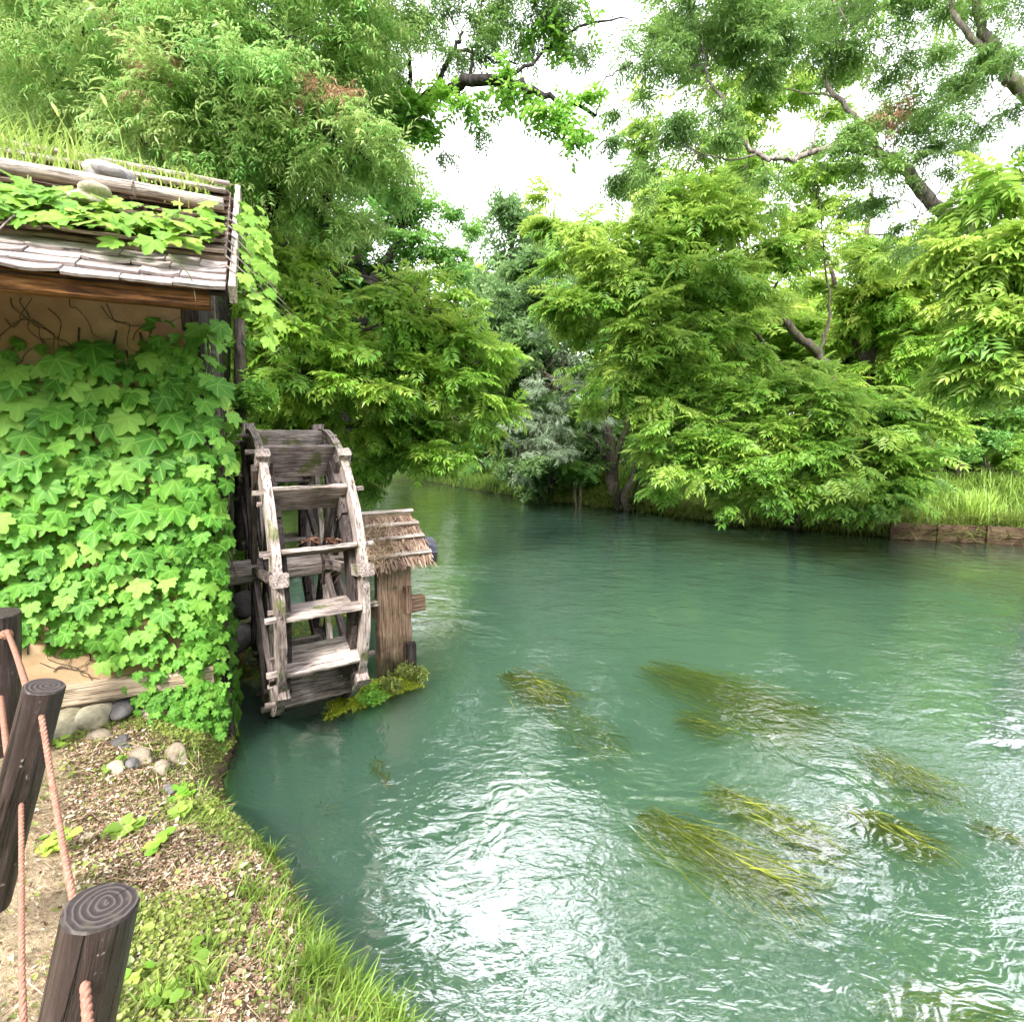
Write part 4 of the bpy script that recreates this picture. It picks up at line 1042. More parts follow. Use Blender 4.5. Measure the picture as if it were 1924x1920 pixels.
# single tufts one can tell apart
for i, (px, py, hh, n_, lab) in enumerate([(600, 1830, .22, 60, 'tallest upright grass tuft at the bottom of the bank'), (385, 1855, .14, 40, 'bright grass tuft among litter right of the nearest post'), (285, 1890, .13, 30, 'small grass tuft beside the nearest post'),
        (470, 1690, .13, 34, 'grass tuft half way along the bank edge'), (395, 1790, .12, 26, 'leaning broad-bladed tuft above the bottom tufts'), (510, 1610, .14, 34, 'arching grass tuft over the water edge'), (450, 1500, .12, 14, 'thin curling grass tuft furthest along the brink'), (690, 1850, .16, 60, 'grass tuft at the water edge near the bottom corner')]):
    z = .5
    for _ in range(6): q = Wt(px, py, z); z = gz(q.x, q.y)
    pts = np.array([(q.x + random.gauss(0, .022), q.y + random.gauss(0, .022), z - .01) for _ in range(n_)])
    ob = grass_blades('grass_tuft', pts, RNG.uniform(.5, 1.1, n_) * hh, M['grass'], .55, .0085, tint=.5 + .1 * (i % 3)); setp(ob, lab, 'grass tuft', 'grass tufts on the near bank')
# little broadleaf herbs
for i, (px, py, s_, k_, lab) in enumerate([(250, 1835, .045, 3, 'round-leaved seedling just right of the nearest post'), (362, 1812, .05, 2, 'pair of heart-shaped bright leaves in the litter'), (235, 1565, .05, 8, 'dark leafy herb left of the bank centre'), (100, 1590, .05, 9, 'dark herb between the two nearest posts'),
        (105, 1405, .05, 8, 'fresh herb beside the middle post'), (335, 1535, .055, 9, 'yellow-green herb with an upright shoot'), (300, 1590, .045, 7, 'leafy herb in the middle of the bank'), (310, 1895, .05, 8, 'broad bright leaf near the bottom of the bank'), (215, 1440, .04, 6, 'pale herb between bank stones'), (340, 1500, .05, 8, 'herb at the brink under the stones')]):
    z = .5
    for _ in range(6): q = Wt(px, py, z); z = gz(q.x, q.y)
    T = np.array([(0, 0, 0), (.25, .34, .06), (.7, .4, .05), (1.05, 0, -.08), (.7, -.4, .05), (.25, -.34, .06)])
    nn = k_ * 2; V, Fo, ti = scatter(T, F6, np.array([(q.x + random.gauss(0, s_ * .5), q.y + random.gauss(0, s_ * .5), z + .015 + random.random() * .03) for _ in range(nn)]), basis(RNG.normal(size=(nn, 3)) * [1, 1, .3], np.tile([0, -.3, 1.], (nn, 1))), RNG.uniform(.7, 1.3, nn) * s_, np.zeros(6), RNG.uniform(.3, .8, nn))
    setp(link('herb', mesh_np('herb', V, Fo, M['grass'] if i % 3 else M['lf_walnut_y'], True, ti)), lab, 'herb', 'herbs on the near bank')

# ------------------------------------------------------------ river weed
def weed(root, tip, spread, n_, label, depth=(.015, .12), wd=.012, curl=.12):
    n_ = int(n_ * 2.0); wd *= .95; depth = (depth[0] * .6, depth[1] * .75); a = np.array(Wt(*root)); b = np.array(Wt(*tip)); L = np.linalg.norm(b - a); d = (b - a) / L; s = np.array([-d[1], d[0], 0])
    Vs, Fs, Ts, o = [], [], [], 0; seg = 9
    for k in range(n_):
        u0 = random.random() ** 1.3 * .62; l = L * random.uniform(.28, .62) * (1 if u0 < .5 else .75)
        l = min(l, L * (1.05 - u0))
        off = random.gauss(0, spread * (.45 + .4 * u0)); dz = random.uniform(*depth)
        ang = random.gauss(0, .16) + off * .5; dd = d * cos(ang) + s * sin(ang); ss = np.array([-dd[1], dd[0], 0]); cv = random.gauss(0, curl); ph = random.uniform(0, 6)
        w_ = wd * random.uniform(.5, 1.2); rise = random.random() < .08 and depth[1] < .12
        for j in range(seg + 1):
            f = j / seg
            c = a + d * L * u0 + s * off + dd * l * f + ss * (cv * l * f * f + .026 * sin(ph + f * 5.5))
            z = -dz * 1.6 * (1 - f) ** 1.2 - dz * .5 + .008 * sin(ph * 2 + f * 6)
            c[2] = min(z, -.004) if not rise else z * (1 - min(1, f * 1.5)) + .005 * min(1, f * 1.5)
            ww = w_ * (.25 + .75 * sin(pi * min(1, f * 1.1 + .12))) * .5
            Vs.append(c - ss * ww); Vs.append(c + ss * ww + np.array([0, 0, ww * .5]))
        for j in range(seg): Fs.append((o + 2 * j, o + 2 * j + 1, o + 2 * j + 3, o + 2 * j + 2))
        Ts += [random.uniform(.05, .95)] * (2 * seg + 2); o += 2 * seg + 2
    return setp(link('river_weed', mesh_np('river_weed', np.array(Vs), np.array(Fs), M['weed'], True, Ts)), label, 'water weed', 'weed beds in the river')
weed((1205, 1240), (1590, 1385), .26, 420, 'largest trailing weed bed in mid river', (.02, .16))
weed((1260, 1330), (1400, 1380), .14, 80, 'short weed bunch under the lower left of the largest bed', (.02, .14))
weed((950, 1255), (1090, 1330), .16, 150, 'dark weed bunch at the top of the sky glare', (.0, .08))
weed((1050, 1310), (1175, 1420), .14, 90, 'sunken weed strands right of the dark bunch', (.06, .2))
weed((1195, 1520), (1560, 1700), .11, 260, 'nearest olive weed bed fanned out below mid river', (.0, .10), .011)
weed((1320, 1470), (1610, 1610), .09, 170, 'narrow weed bed just above the nearest fan', (.01, .10))
weed((1560, 1500), (1815, 1615), .10, 110, 'thin weed bed ending in long pale tips on the right', (.01, .12))
weed((1630, 1390), (1800, 1520), .16, 150, 'weed bed near the right edge below the largest one', (.01, .14))
weed((1810, 1535), (1990, 1600), .03, 24, 'few straight pale strands at the right edge', (.0, .05))
weed((1640, 1860), (2000, 1960), .16, 160, 'deep brownish weed in the bottom right corner', (.1, .25))
weed((700, 1420), (735, 1485), .03, 9, 'lone weed sprig near the left bank', (.0, .03), .007)
weed((590, 1485), (640, 1520), .02, 5, 'faint single weed strands left of the glare', (.05, .08), .006)

# ------------------------------------------------------------ right bank: revetment, grasses
rev = thing('timber_revetment', 'low weathered plank retaining wall along the right bank', 'revetment', (9.25, 12.0, 0))
for i in range(3, 5): pass
ra = [Vector((9.0, 12.0, 0)), Vector((11.7, 11.2, 0)), Vector((16.5, 9.2, 0))]
for a_, b_ in ((ra[0], ra[1]), (ra[1], ra[2])):
    n_ = max(2, int((b_ - a_).length / .9))
    for k in range(n_):
        p0 = a_.lerp(b_, k / n_); p1 = a_.lerp(b_, (k + 1) / n_); nn = Vector(((b_ - a_).y, -(b_ - a_).x, 0)).normalized()
        for j, z in enumerate((.06, .20, .33)):
            board('plank', p0 + UP * (z + random.uniform(-.01, .01)) + (p1 - p0) * .01, p1 + UP * (z + random.uniform(-.012, .012)) - (p1 - p0) * .01, .125, .035, nn, M['revet'], rev, 5, .006)
        board('stake', p0 + UP * -.4 + nn * .05, p0 + UP * .42 + nn * .05, .07, .06, nn, M['revet'], rev, 4, .006)
def rb_points(n, d0, d1, x0, x1, y0=8, y1=34):
    out_ = []
    while sum(map(len, out_)) < n:
        X = RNG.uniform(x0, x1, n * 3); Y = RNG.uniform(y0, y1, n * 3); d = -dist_poly(X, Y, RB); k = (d > d0) & (d < d1)
        out_.append(np.stack([X[k], Y[k], np.zeros(k.sum())], 1))
    q = np.vstack(out_)[:n]; q[:, 2] = ground_z(q[:, 0], q[:, 1]); return q
p = rb_points(26000, -.05, 3.2, -6, 16); hs = RNG.uniform(.12, .42, len(p)) * (1 + .8 * vnoise(p[:, 0], p[:, 1], .8, 5))
setp(grass_blades('bank_grass', p, hs, M['grass'], .7, .022, tint=.5, seg=3), 'tall yellow-green grass along the far right bank', 'grass', kind='stuff')
p = rb_points(5200, -.1, .40, 1.5, 16); setp(grass_blades('hanging_grass', p, RNG.uniform(.25, .55, len(p)) * np.interp(p[:, 0], [7, 9], [1, 1.35]), M['clover'], 1.5, .018, tint=.4, seg=4, leanvec=(-.5, -.7, 0)), 'drooping dry grass hanging over the right bank edge', 'grass', kind='stuff')
q = P(1842, 900, 12.2); pts = np.array([(q.x + random.gauss(0, .16), q.y + random.gauss(0, .16), gz(q.x, q.y)) for _ in range(260)])
setp(grass_blades('iris_clump', pts, RNG.uniform(.5, .95, 260), M['lf_walnut'], .35, .028, tint=.6), 'tall dark green sword-leaved clump above the plank wall', 'plant')

# ------------------------------------------------------------ trees
def pl(px, py, Y, r_): return (tuple(P(px, py, Y)), r_)
def gp(px, Y, dz=-.1):
    x = (px - 962) / 962 * Y; return (x, Y, gz(x, Y) + dz)
B = blob_px
# left: big feathery tree over the shed
b0 = gp(330, 7.4)
tree('feathery_tree', 'large feathery yellow-green tree leaning over the mill shed roof', 'tree', b0,
     [[(b0, .26), pl(400, 520, 7.2, .22), pl(330, 330, 7.0, .19), pl(180, 120, 6.8, .14), pl(60, -120, 6.6, .08)],
      [pl(400, 520, 7.2, .18), pl(560, 300, 7.0, .13), pl(640, 100, 6.8, .09), pl(700, -150, 6.5, .05)],
      [pl(330, 330, 7.0, .12), pl(420, 200, 6.6, .08), pl(520, 60, 6.3, .04)],
      [pl(400, 560, 7.2, .12), pl(250, 420, 8.0, .09), pl(40, 250, 8.2, .06), pl(-60, 100, 8.4, .03)]],
     [B(60, 120, 6.6, 150, 150, .9, 1800), B(250, 40, 6.3, 160, 120, .9, 1800), B(420, 120, 6.0, 150, 140, .8, 2280), B(560, 40, 6.4, 150, 110, .9, 1800), B(330, 250, 6.1, 110, 90, .6, 1320),
      B(480, 270, 6.0, 120, 90, .6, 1560), B(600, 190, 6.3, 110, 110, .7, 1320), B(700, 300, 6.4, 70, 60, .5, 456), B(130, 290, 7.4, 120, 90, .7, 1080), B(10, 300, 7.4, 90, 80, .7, 720),
      B(150, -180, 6.5, 260, 170, 1.2, 1560), B(480, -180, 6.4, 220, 150, 1.2, 1560), B(620, 430, 6.8, 60, 40, .4, 264), B(560, 400, 6.8, 60, 50, .4, 312), B(720, 80, 6.8, 60, 100, .6, 600)],
     'narrow', .29, 'lf_feather', 'trunk_dark', more=[('dead_sprigs', [B(250, 60, 5.6, 45, 50, .2, 60), B(300, 150, 5.6, 50, 40, .2, 70), B(620, 190, 5.9, 40, 60, .2, 70)], 'willow', .22, 'dead')])
b0 = gp(470, 9.5)
tree('dark_tree', 'dark shaded tree behind the feathery one with black trunk', 'tree', b0,
     [[(b0, .24), pl(480, 560, 9.3, .2), pl(500, 350, 9.2, .17), pl(450, 120, 9, .12), pl(420, -100, 9, .07)], [pl(500, 380, 9.2, .14), pl(610, 250, 9, .1), pl(760, 190, 8.6, .06)], [pl(480, 520, 9.2, .14), pl(300, 330, 9.2, .1), pl(200, 150, 9.2, .05)]],
     [B(120, 200, 9.3, 180, 200, 1.0, 1100), B(350, 330, 9.0, 140, 120, .8, 1000), B(520, 380, 8.6, 110, 90, .7, 900), B(560, 200, 9.2, 150, 150, .9, 900), B(300, 60, 9.4, 220, 150, 1.0, 900), B(60, 420, 9.2, 120, 100, .8, 500), B(480, 500, 8.8, 60, 70, .5, 300)],
     'narrow', .42, 'lf_dark', 'trunk_dark')
# arching limb over the river
b0 = gp(620, 8.8, 0)
limbT = tree('arching_tree', 'dark tree reaching an arched limb out over the river', 'tree', gp(560, 9.2),
     [[(gp(560, 9.2), .2), pl(590, 500, 9.0, 0.1404), pl(640, 300, 8.2, 0.1170), pl(780, 205, 7.2, 0.0780), pl(860, 160, 6.8, 0.0663), pl(950, 158, 6.7, 0.0546), pl(1030, 182, 6.6, 0.0312), pl(1120, 218, 6.6, 0.0156)],
      [pl(885, 155, 6.8, 0.0234), pl(890, 90, 6.8, 0.0172), pl(905, 20, 6.8, 0.0117), pl(915, -60, 6.8, 0.0078)], [pl(800, 195, 7.1, 0.0390), pl(850, 100, 7, 0.0273), pl(870, 60, 7, 0.0156)], [pl(850, 95, 7, 0.0195), pl(930, 115, 6.8, 0.0140), pl(970, 120, 6.8, 0.0094)],
      [pl(940, 150, 6.8, 0.0234), pl(1010, 110, 6.9, 0.0172), pl(1090, 50, 7.0, 0.0156), pl(1180, 35, 7.0, 0.0078)], [pl(1120, 218, 6.6, 0.0094), pl(1140, 150, 6.6, 0.0078), pl(1200, 110, 6.6, 0.0047), pl(1235, 60, 6.6, 0.0031)], [pl(760, 215, 7.3, 0.0468), pl(770, 120, 7.2, 0.0234), pl(740, 20, 7.2, 0.0156), pl(745, -60, 7.2, 0.0078)]],
     [B(830, 30, 7.0, 80, 60, .5, 420), B(940, 20, 7.0, 80, 50, .5, 420), B(870, 110, 6.9, 60, 35, .3, 170), B(1010, 55, 7.0, 80, 45, .4, 330), B(1090, 20, 7.0, 80, 40, .4, 260), B(770, 130, 7.2, 60, 70, .4, 260), B(880, 225, 6.9, 90, 20, .3, 70), B(780, 240, 7.0, 60, 30, .4, 100), B(960, -120, 7.0, 220, 90, .8, 900), B(1130, 100, 6.9, 50, 30, .3, 60)],
     'narrow', .24, 'lf_dark', 'trunk_dark', thin=.6)
lv = thing('limb_vine', 'green vine wrapped along the arched limb and dangling from its tip', 'vine', tuple(P(950, 160, 6.7)))
foliage('leaves', [B(820, 200, 6.9, 55, 18, .10, 50), B(900, 190, 6.75, 60, 16, .10, 60), B(970, 168, 6.65, 45, 20, .10, 80), B(1030, 196, 6.55, 40, 16, .10, 55), B(1075, 225, 6.5, 22, 45, .08, 70), B(1072, 270, 6.5, 12, 30, .06, 30), B(1060, 60, 6.9, 40, 16, .1, 60), B(760, 215, 7.0, 40, 30, .15, 90), B(700, 230, 7.0, 50, 40, .2, 80)], 'broad', .26, M['lf_limbvine'], lv, .5)
# mid-left compound-leaf tree overhanging the water
b0 = gp(380, 9)
tree('walnut_tree', 'bright green layered tree overhanging the water behind the wheel', 'tree', b0,
     [[(b0, .2), pl(400, 850, 8.9, .17), pl(420, 700, 8.8, .14), pl(470, 560, 8.7, .10), pl(540, 430, 8.6, .05)], [pl(410, 780, 8.8, .09), pl(560, 740, 8.6, .06), pl(700, 700, 8.6, .05), pl(800, 700, 8.6, .03), pl(900, 680, 8.6, .02)],
      [pl(430, 720, 8.8, .09), pl(520, 690, 8.4, .05), pl(640, 630, 8.3, .04), pl(760, 600, 8.4, .02)], [pl(400, 840, 8.9, .08), pl(560, 820, 9, .05), pl(720, 790, 9.2, .05), pl(850, 830, 9.4, .03), pl(910, 880, 9.5, .02)], [pl(430, 660, 8.8, .07), pl(560, 570, 8.6, .05), pl(680, 480, 8.6, .03)]],
     [B(520, 560, 8.2, 110, 70, .9, 775), B(640, 590, 8.3, 110, 45, .8, 650), B(760, 610, 8.4, 110, 45, .8, 650), B(860, 660, 8.6, 80, 50, .7, 475), B(560, 680, 8.0, 100, 60, .8, 650), B(680, 700, 8.2, 110, 45, .8, 625), B(800, 730, 8.6, 100, 45, .8, 575), B(900, 740, 9, 50, 50, .5, 250),
      B(560, 780, 8.6, 90, 45, .8, 412), B(700, 800, 9, 110, 40, .8, 537), B(800, 850, 9.2, 100, 35, .7, 412), B(860, 800, 9.3, 80, 45, .6, 325), B(720, 870, 9.4, 60, 22, .5, 162), B(560, 480, 8.6, 80, 50, .6, 325), B(500, 640, 8.4, 60, 100, .6, 375), B(480, 830, 8.8, 50, 110, .6, 375), B(610, 880, 9.6, 90, 40, .6, 250), B(760, 540, 8.8, 90, 40, .6, 300)],
     'pinnate', .36, 'lf_walnut_y', 'trunk', own=0)
# ivy trunk beside the wheel
iv = thing('ivy_trunk', 'narrow ivy-clad trunk between the shed corner and the wheel', 'tree', tuple(P(455, 1120, 5.6)))
v, f, tr_ = tube(catmull([P(452, 1160, 5.6), P(456, 950, 5.6), P(452, 780, 5.6), P(450, 600, 5.6)], 6), [.09, .08, .07, .05], 9, .2)
link('trunk', mesh_np('trunk', v, [f, tr_], M['trunk'], True), iv)
foliage('leaves', [B(460, 680, 5.5, 28, 90, .18, 200), B(452, 800, 5.5, 24, 90, .16, 180), B(455, 930, 5.5, 22, 90, .15, 110), B(445, 1040, 5.5, 26, 60, .15, 110)], 'broad', .20, M['lf_limbvine'], iv, .6)
# background trees, left to centre
b0 = gp(640, 15)
tree('far_left_tree', 'mid-distance tree filling the gap above the river on the left', 'tree', b0,
     [[(b0, .3), pl(650, 700, 15, .26), pl(700, 540, 15, .2), pl(745, 460, 15, .12), pl(760, 380, 15, .06)], [pl(700, 540, 15, .12), pl(640, 450, 15, .08), pl(600, 380, 15, .04)]],
     [B(640, 420, 14.5, 80, 70, 1.2, 700), B(760, 400, 15, 80, 60, 1.2, 600), B(820, 450, 15.5, 60, 60, 1.0, 420), B(700, 500, 15, 100, 50, 1.2, 600), B(800, 520, 15.5, 70, 40, 1, 320), B(600, 520, 14.5, 80, 70, 1.2, 500), B(690, 340, 14.5, 70, 40, 1, 300), B(560, 640, 15, 100, 110, 1.4, 500), B(680, 640, 15.5, 100, 90, 1.4, 400)],
     'broad', .42, 'lf_deep', 'trunk_dark')
PROTO = {}
def far_tree(px, Y, top, wpx, label, mat, kind, size, n, name='far_tree', bottom=870, bark='trunk', group='trees beyond the river bend', lean=0):
    b0 = gp(px, Y); s = Y / 962
    g0 = P(px, bottom, Y); hgt = P(px, top, Y).z - b0[2]; wr = wpx * s * 1.25
    t = tree(name, label, 'tree', b0, [[(b0, .011 * Y), pl(px, bottom - (bottom - top) * .45, Y, .008 * Y), pl(px + lean * .8, top + (bottom - top) * .12, Y, .003 * Y)], [pl(px, bottom - (bottom - top) * .35, Y, .005 * Y), pl(px + wpx * .4, bottom - (bottom - top) * .6, Y, .002 * Y)], [pl(px, bottom - (bottom - top) * .4, Y, .005 * Y), pl(px - wpx * .4, bottom - (bottom - top) * .65, Y, .002 * Y)]],
             [], kind, size, mat, bark, group, twigs=2)
    q = len(WM) % 3
    if q not in PROTO:
        rr = random.Random(11 + q); bl = []
        for i in range(13):
            f_ = i / 12; ww = .30 * (.55 + .45 * sin(pi * (f_ * .8 + .15))); a_ = rr.uniform(0, 2 * pi); o_ = rr.uniform(.1, .6) * ww
            bl.append((np.array([o_ * cos(a_), o_ * sin(a_), .12 + .80 * f_]), (ww * rr.uniform(.6, .95), ww * rr.uniform(.6, .95), rr.uniform(.07, .13)), 330))
        p, d, ti = crown_points(bl); n_ = len(p); T, F, tt = SPRAY['broad'][q]
        PROTO[q] = scatter(T, F, p, basis(d, np.tile([0, 0, 1.], (n_, 1)) + RNG.normal(size=(n_, 3)) * .4), RNG.uniform(.045, .085, n_), tt, ti)
        PROTO[q] = mesh_np('crown', PROTO[q][0], PROTO[q][1], M[mat], False, PROTO[q][2])
    o = link('crown', PROTO[q], t, Matrix.Translation(Vector(b0)) @ Matrix.Rotation(px * .37, 4, 'Z') @ Matrix.Diagonal((wr / .30, wr / .30, hgt, 1)))
    o.material_slots[0].link = 'OBJECT'; o.material_slots[0].material = M[mat]
    return t
far_tree(960, 25, 380, 85, 'tall grey-green tree in the middle gap where the river bends', 'lf_greygreen', 'broad', .75, 2800)
far_tree(860, 36, 520, 90, 'yellow-green tree farthest away above the river bend', 'lf_walnut_y', 'broad', .8, 1500, bottom=890)
far_tree(760, 40, 560, 90, 'pale green far tree closing the river left of the bend', 'lf_walnut_y', 'broad', .9, 1300, bottom=900)
far_tree(660, 38, 540, 100, 'dense far tree behind the wheel', 'lf_deep', 'broad', .9, 1300, bottom=900)
far_tree(1040, 20, 480, 100, 'dark bushy tree right of the river bend', 'lf_greygreen', 'broad', .7, 2600, bottom=900)
far_tree(920, 30, 640, 60, 'low dark tree on the bank at the river bend', 'lf_deep', 'broad', .8, 1600, bottom=915)
# silver willow
b0 = gp(1150, 18)
tree('silver_willow', 'silvery grey-leaved willow drooping over the far bank', 'tree', b0,
     [[(b0, .22), pl(1150, 880, 18, .2), pl(1140, 800, 18, .14), pl(1120, 740, 17.8, .09), pl(1060, 720, 17.6, .04)], [pl(1150, 880, 18, .14), pl(1172, 820, 17.9, .1), pl(1190, 740, 17.8, .05)], [pl(1135, 860, 18, .08), pl(1100, 815, 17.8, .05), pl(1040, 830, 17.6, .02)]],
     [B(1040, 740, 17.4, 55, 25, .6, 260), B(1010, 800, 17.4, 60, 45, .7, 330), B(970, 860, 17.4, 45, 38, .6, 260), B(1080, 780, 17.3, 60, 50, .7, 380), B(1130, 760, 17.5, 40, 30, .5, 160), B(1050, 840, 17.6, 60, 40, .6, 260), B(980, 690, 18.2, 60, 40, .7, 220), B(1050, 660, 18.6, 70, 50, .8, 260)],
     'willow', .40, 'lf_silver', 'trunk', tilt=.7)
st = thing('leaning_snag', 'bent dark riverside stump with pale forked top at the far bank', 'tree stump', tuple(Wt(1180, 955)))
for pts_, rr_, nm in (([(1178, 962), (1172, 930), (1186, 905), (1192, 870)], [.16, .13, .08, .03], 'trunk'), ([(1165, 960), (1160, 935), (1175, 915)], [.12, .09, .04], 'root'), ([(1192, 962), (1190, 930), (1200, 900), (1196, 880)], [.08, .06, .03, .02], 'limb')):
    v, f, tr_ = tube(catmull([P(a, b, 16.9) for a, b in pts_], 5), rr_, 8, .2); link(nm, mesh_np(nm, v, [f, tr_], M['trunk_dark' if nm != 'trunk' else 'trunk'], True), st)
# right: large compound-leaf tree
b0 = gp(1545, 13.6)
tree('walnut_tree', 'tall arching green tree whose pale leaning trunk forks on the right bank', 'tree', b0,
     [[(b0, .13), pl(1560, 735, 13.5, .12), pl(1540, 670, 13.4, .11), pl(1490, 620, 13.2, .10), pl(1440, 560, 13.0, .08), pl(1400, 490, 12.8, .06), pl(1330, 420, 12.6, .03)],
      [pl(1538, 665, 13.4, .05), pl(1560, 590, 13.4, .035), pl(1550, 500, 13.3, .02), pl(1540, 380, 13.2, .012)],
      [pl(1470, 690, 13.0, .06), pl(1440, 650, 12.8, .05), pl(1380, 595, 12.6, .035), pl(1270, 560, 12.4, .02)],
      [pl(1445, 660, 12.8, .04), pl(1380, 670, 12.6, .03), pl(1320, 710, 12.5, .012)],
      [pl(1400, 500, 12.8, .035), pl(1300, 490, 12.6, .03), pl(1200, 520, 12.4, .012)], [pl(1440, 560, 13.0, .035), pl(1500, 480, 13, .03), pl(1560, 420, 13, .02), pl(1620, 330, 13, .01)], [pl(1350, 440, 12.7, .03), pl(1290, 380, 12.6, .02), pl(1200, 330, 12.5, .01)]],
     [B(1120, 420, 12.6, 80, 50, .9, 396), B(1220, 400, 12.4, 100, 60, .9, 564), B(1330, 420, 12.4, 100, 60, .9, 564), B(1150, 510, 12.2, 100, 60, .9, 576), B(1260, 500, 12.0, 110, 55, .9, 624), B(1380, 520, 12.2, 90, 50, .8, 396), B(1120, 600, 12.2, 90, 60, .8, 504), B(1220, 610, 12.0, 110, 60, .9, 624), B(1330, 640, 12.0, 90, 50, .8, 396),
      B(1180, 700, 12.2, 90, 60, .8, 504), B(1270, 740, 12.0, 90, 60, .8, 480), B(1480, 470, 13.2, 80, 45, .8, 240), B(1560, 400, 13.2, 80, 50, .8, 276), B(1480, 330, 13.2, 80, 50, .8, 288), B(1380, 330, 12.8, 90, 50, .8, 336), B(1260, 320, 12.6, 70, 40, .7, 228), B(1640, 480, 13.4, 80, 40, .8, 204), B(1440, 240, 13, 80, 60, .8, 336), B(1380, 150, 13, 60, 60, .7, 204), B(1250, 230, 12.8, 50, 50, .6, 120), B(1340, -60, 13.5, 110, 80, 1.0, 300), B(1520, -40, 13.5, 110, 80, 1.0, 300), B(1680, 20, 14, 110, 80, 1.0, 260), B(1460, 130, 13, 60, 50, .7, 180)],
     'pinnate', .46, 'lf_walnut', 'trunk', sub=18)
b0 = gp(1640, 15.5)
tree('twin_trunk_tree', 'twin-trunked tree standing upright behind the leaning one', 'tree', b0,
     [[(b0, .22), pl(1630, 700, 15.4, .19), pl(1640, 640, 15.4, .16), pl(1632, 590, 15.3, .14), pl(1625, 480, 15.2, .09), pl(1640, 350, 15.2, .04)], [pl(1632, 690, 15.4, .12), pl(1605, 640, 15.3, .11), pl(1590, 600, 15.2, .09), pl(1560, 500, 15.2, .05)], [pl(1640, 640, 15.4, .06), pl(1680, 650, 15.2, .04), pl(1710, 680, 15, .02)]],
     [B(1660, 560, 14.8, 100, 50, 1.0, 540), B(1760, 560, 14.4, 90, 50, 1.0, 540), B(1580, 560, 15.0, 80, 35, .8, 300), B(1700, 500, 15, 100, 40, 1, 450), B(1800, 480, 14.6, 90, 50, 1, 420), B(1740, 650, 14.4, 90, 50, .9, 495), B(1690, 420, 15.2, 80, 40, .9, 240), B(1560, 640, 15.6, 50, 30, .6, 135), B(1660, 700, 15.2, 90, 40, .8, 360), B(1820, 620, 14.4, 80, 60, .9, 390)],
     'pinnate', .50, 'lf_walnut_y', 'trunk', sub=18)
# low overhanging branches on the right bank
b0 = gp(1500, 13.2)
tree('overhanging_walnut', 'low spreading branches of large compound leaves hanging to the water on the right', 'tree', b0,
     [[(b0, .12), pl(1500, 880, 12.9, .10), pl(1480, 830, 12.6, .07), pl(1400, 800, 12.0, .04), pl(1300, 800, 11.6, .02)], [pl(1490, 850, 12.8, .06), pl(1580, 810, 12.2, .04), pl(1700, 800, 11.8, .02)], [pl(1480, 830, 12.6, .05), pl(1500, 770, 12.2, .03), pl(1520, 720, 12.0, .015)]],
     [B(1250, 850, 11.6, 60, 55, .6, 256), B(1330, 790, 11.5, 90, 50, .7, 445), B(1330, 880, 11.4, 90, 45, .6, 405), B(1430, 760, 11.7, 90, 45, .7, 445), B(1430, 850, 11.2, 90, 50, .6, 459), B(1530, 790, 11.4, 100, 50, .7, 486), B(1560, 870, 11.0, 100, 50, .6, 513), B(1640, 810, 11.4, 90, 50, .7, 445), B(1700, 870, 11.0, 80, 45, .6, 351), B(1620, 930, 10.9, 80, 25, .5, 270), B(1480, 920, 11.2, 90, 25, .5, 256), B(1620, 740, 12.0, 90, 35, .6, 297), B(1500, 710, 12.2, 90, 30, .6, 243), B(1740, 780, 11.6, 60, 45, .6, 256), B(1390, 930, 11.6, 70, 22, .5, 162)],
     'pinnate', .44, 'lf_walnut', 'trunk', own=260, tilt=.28, sub=16)
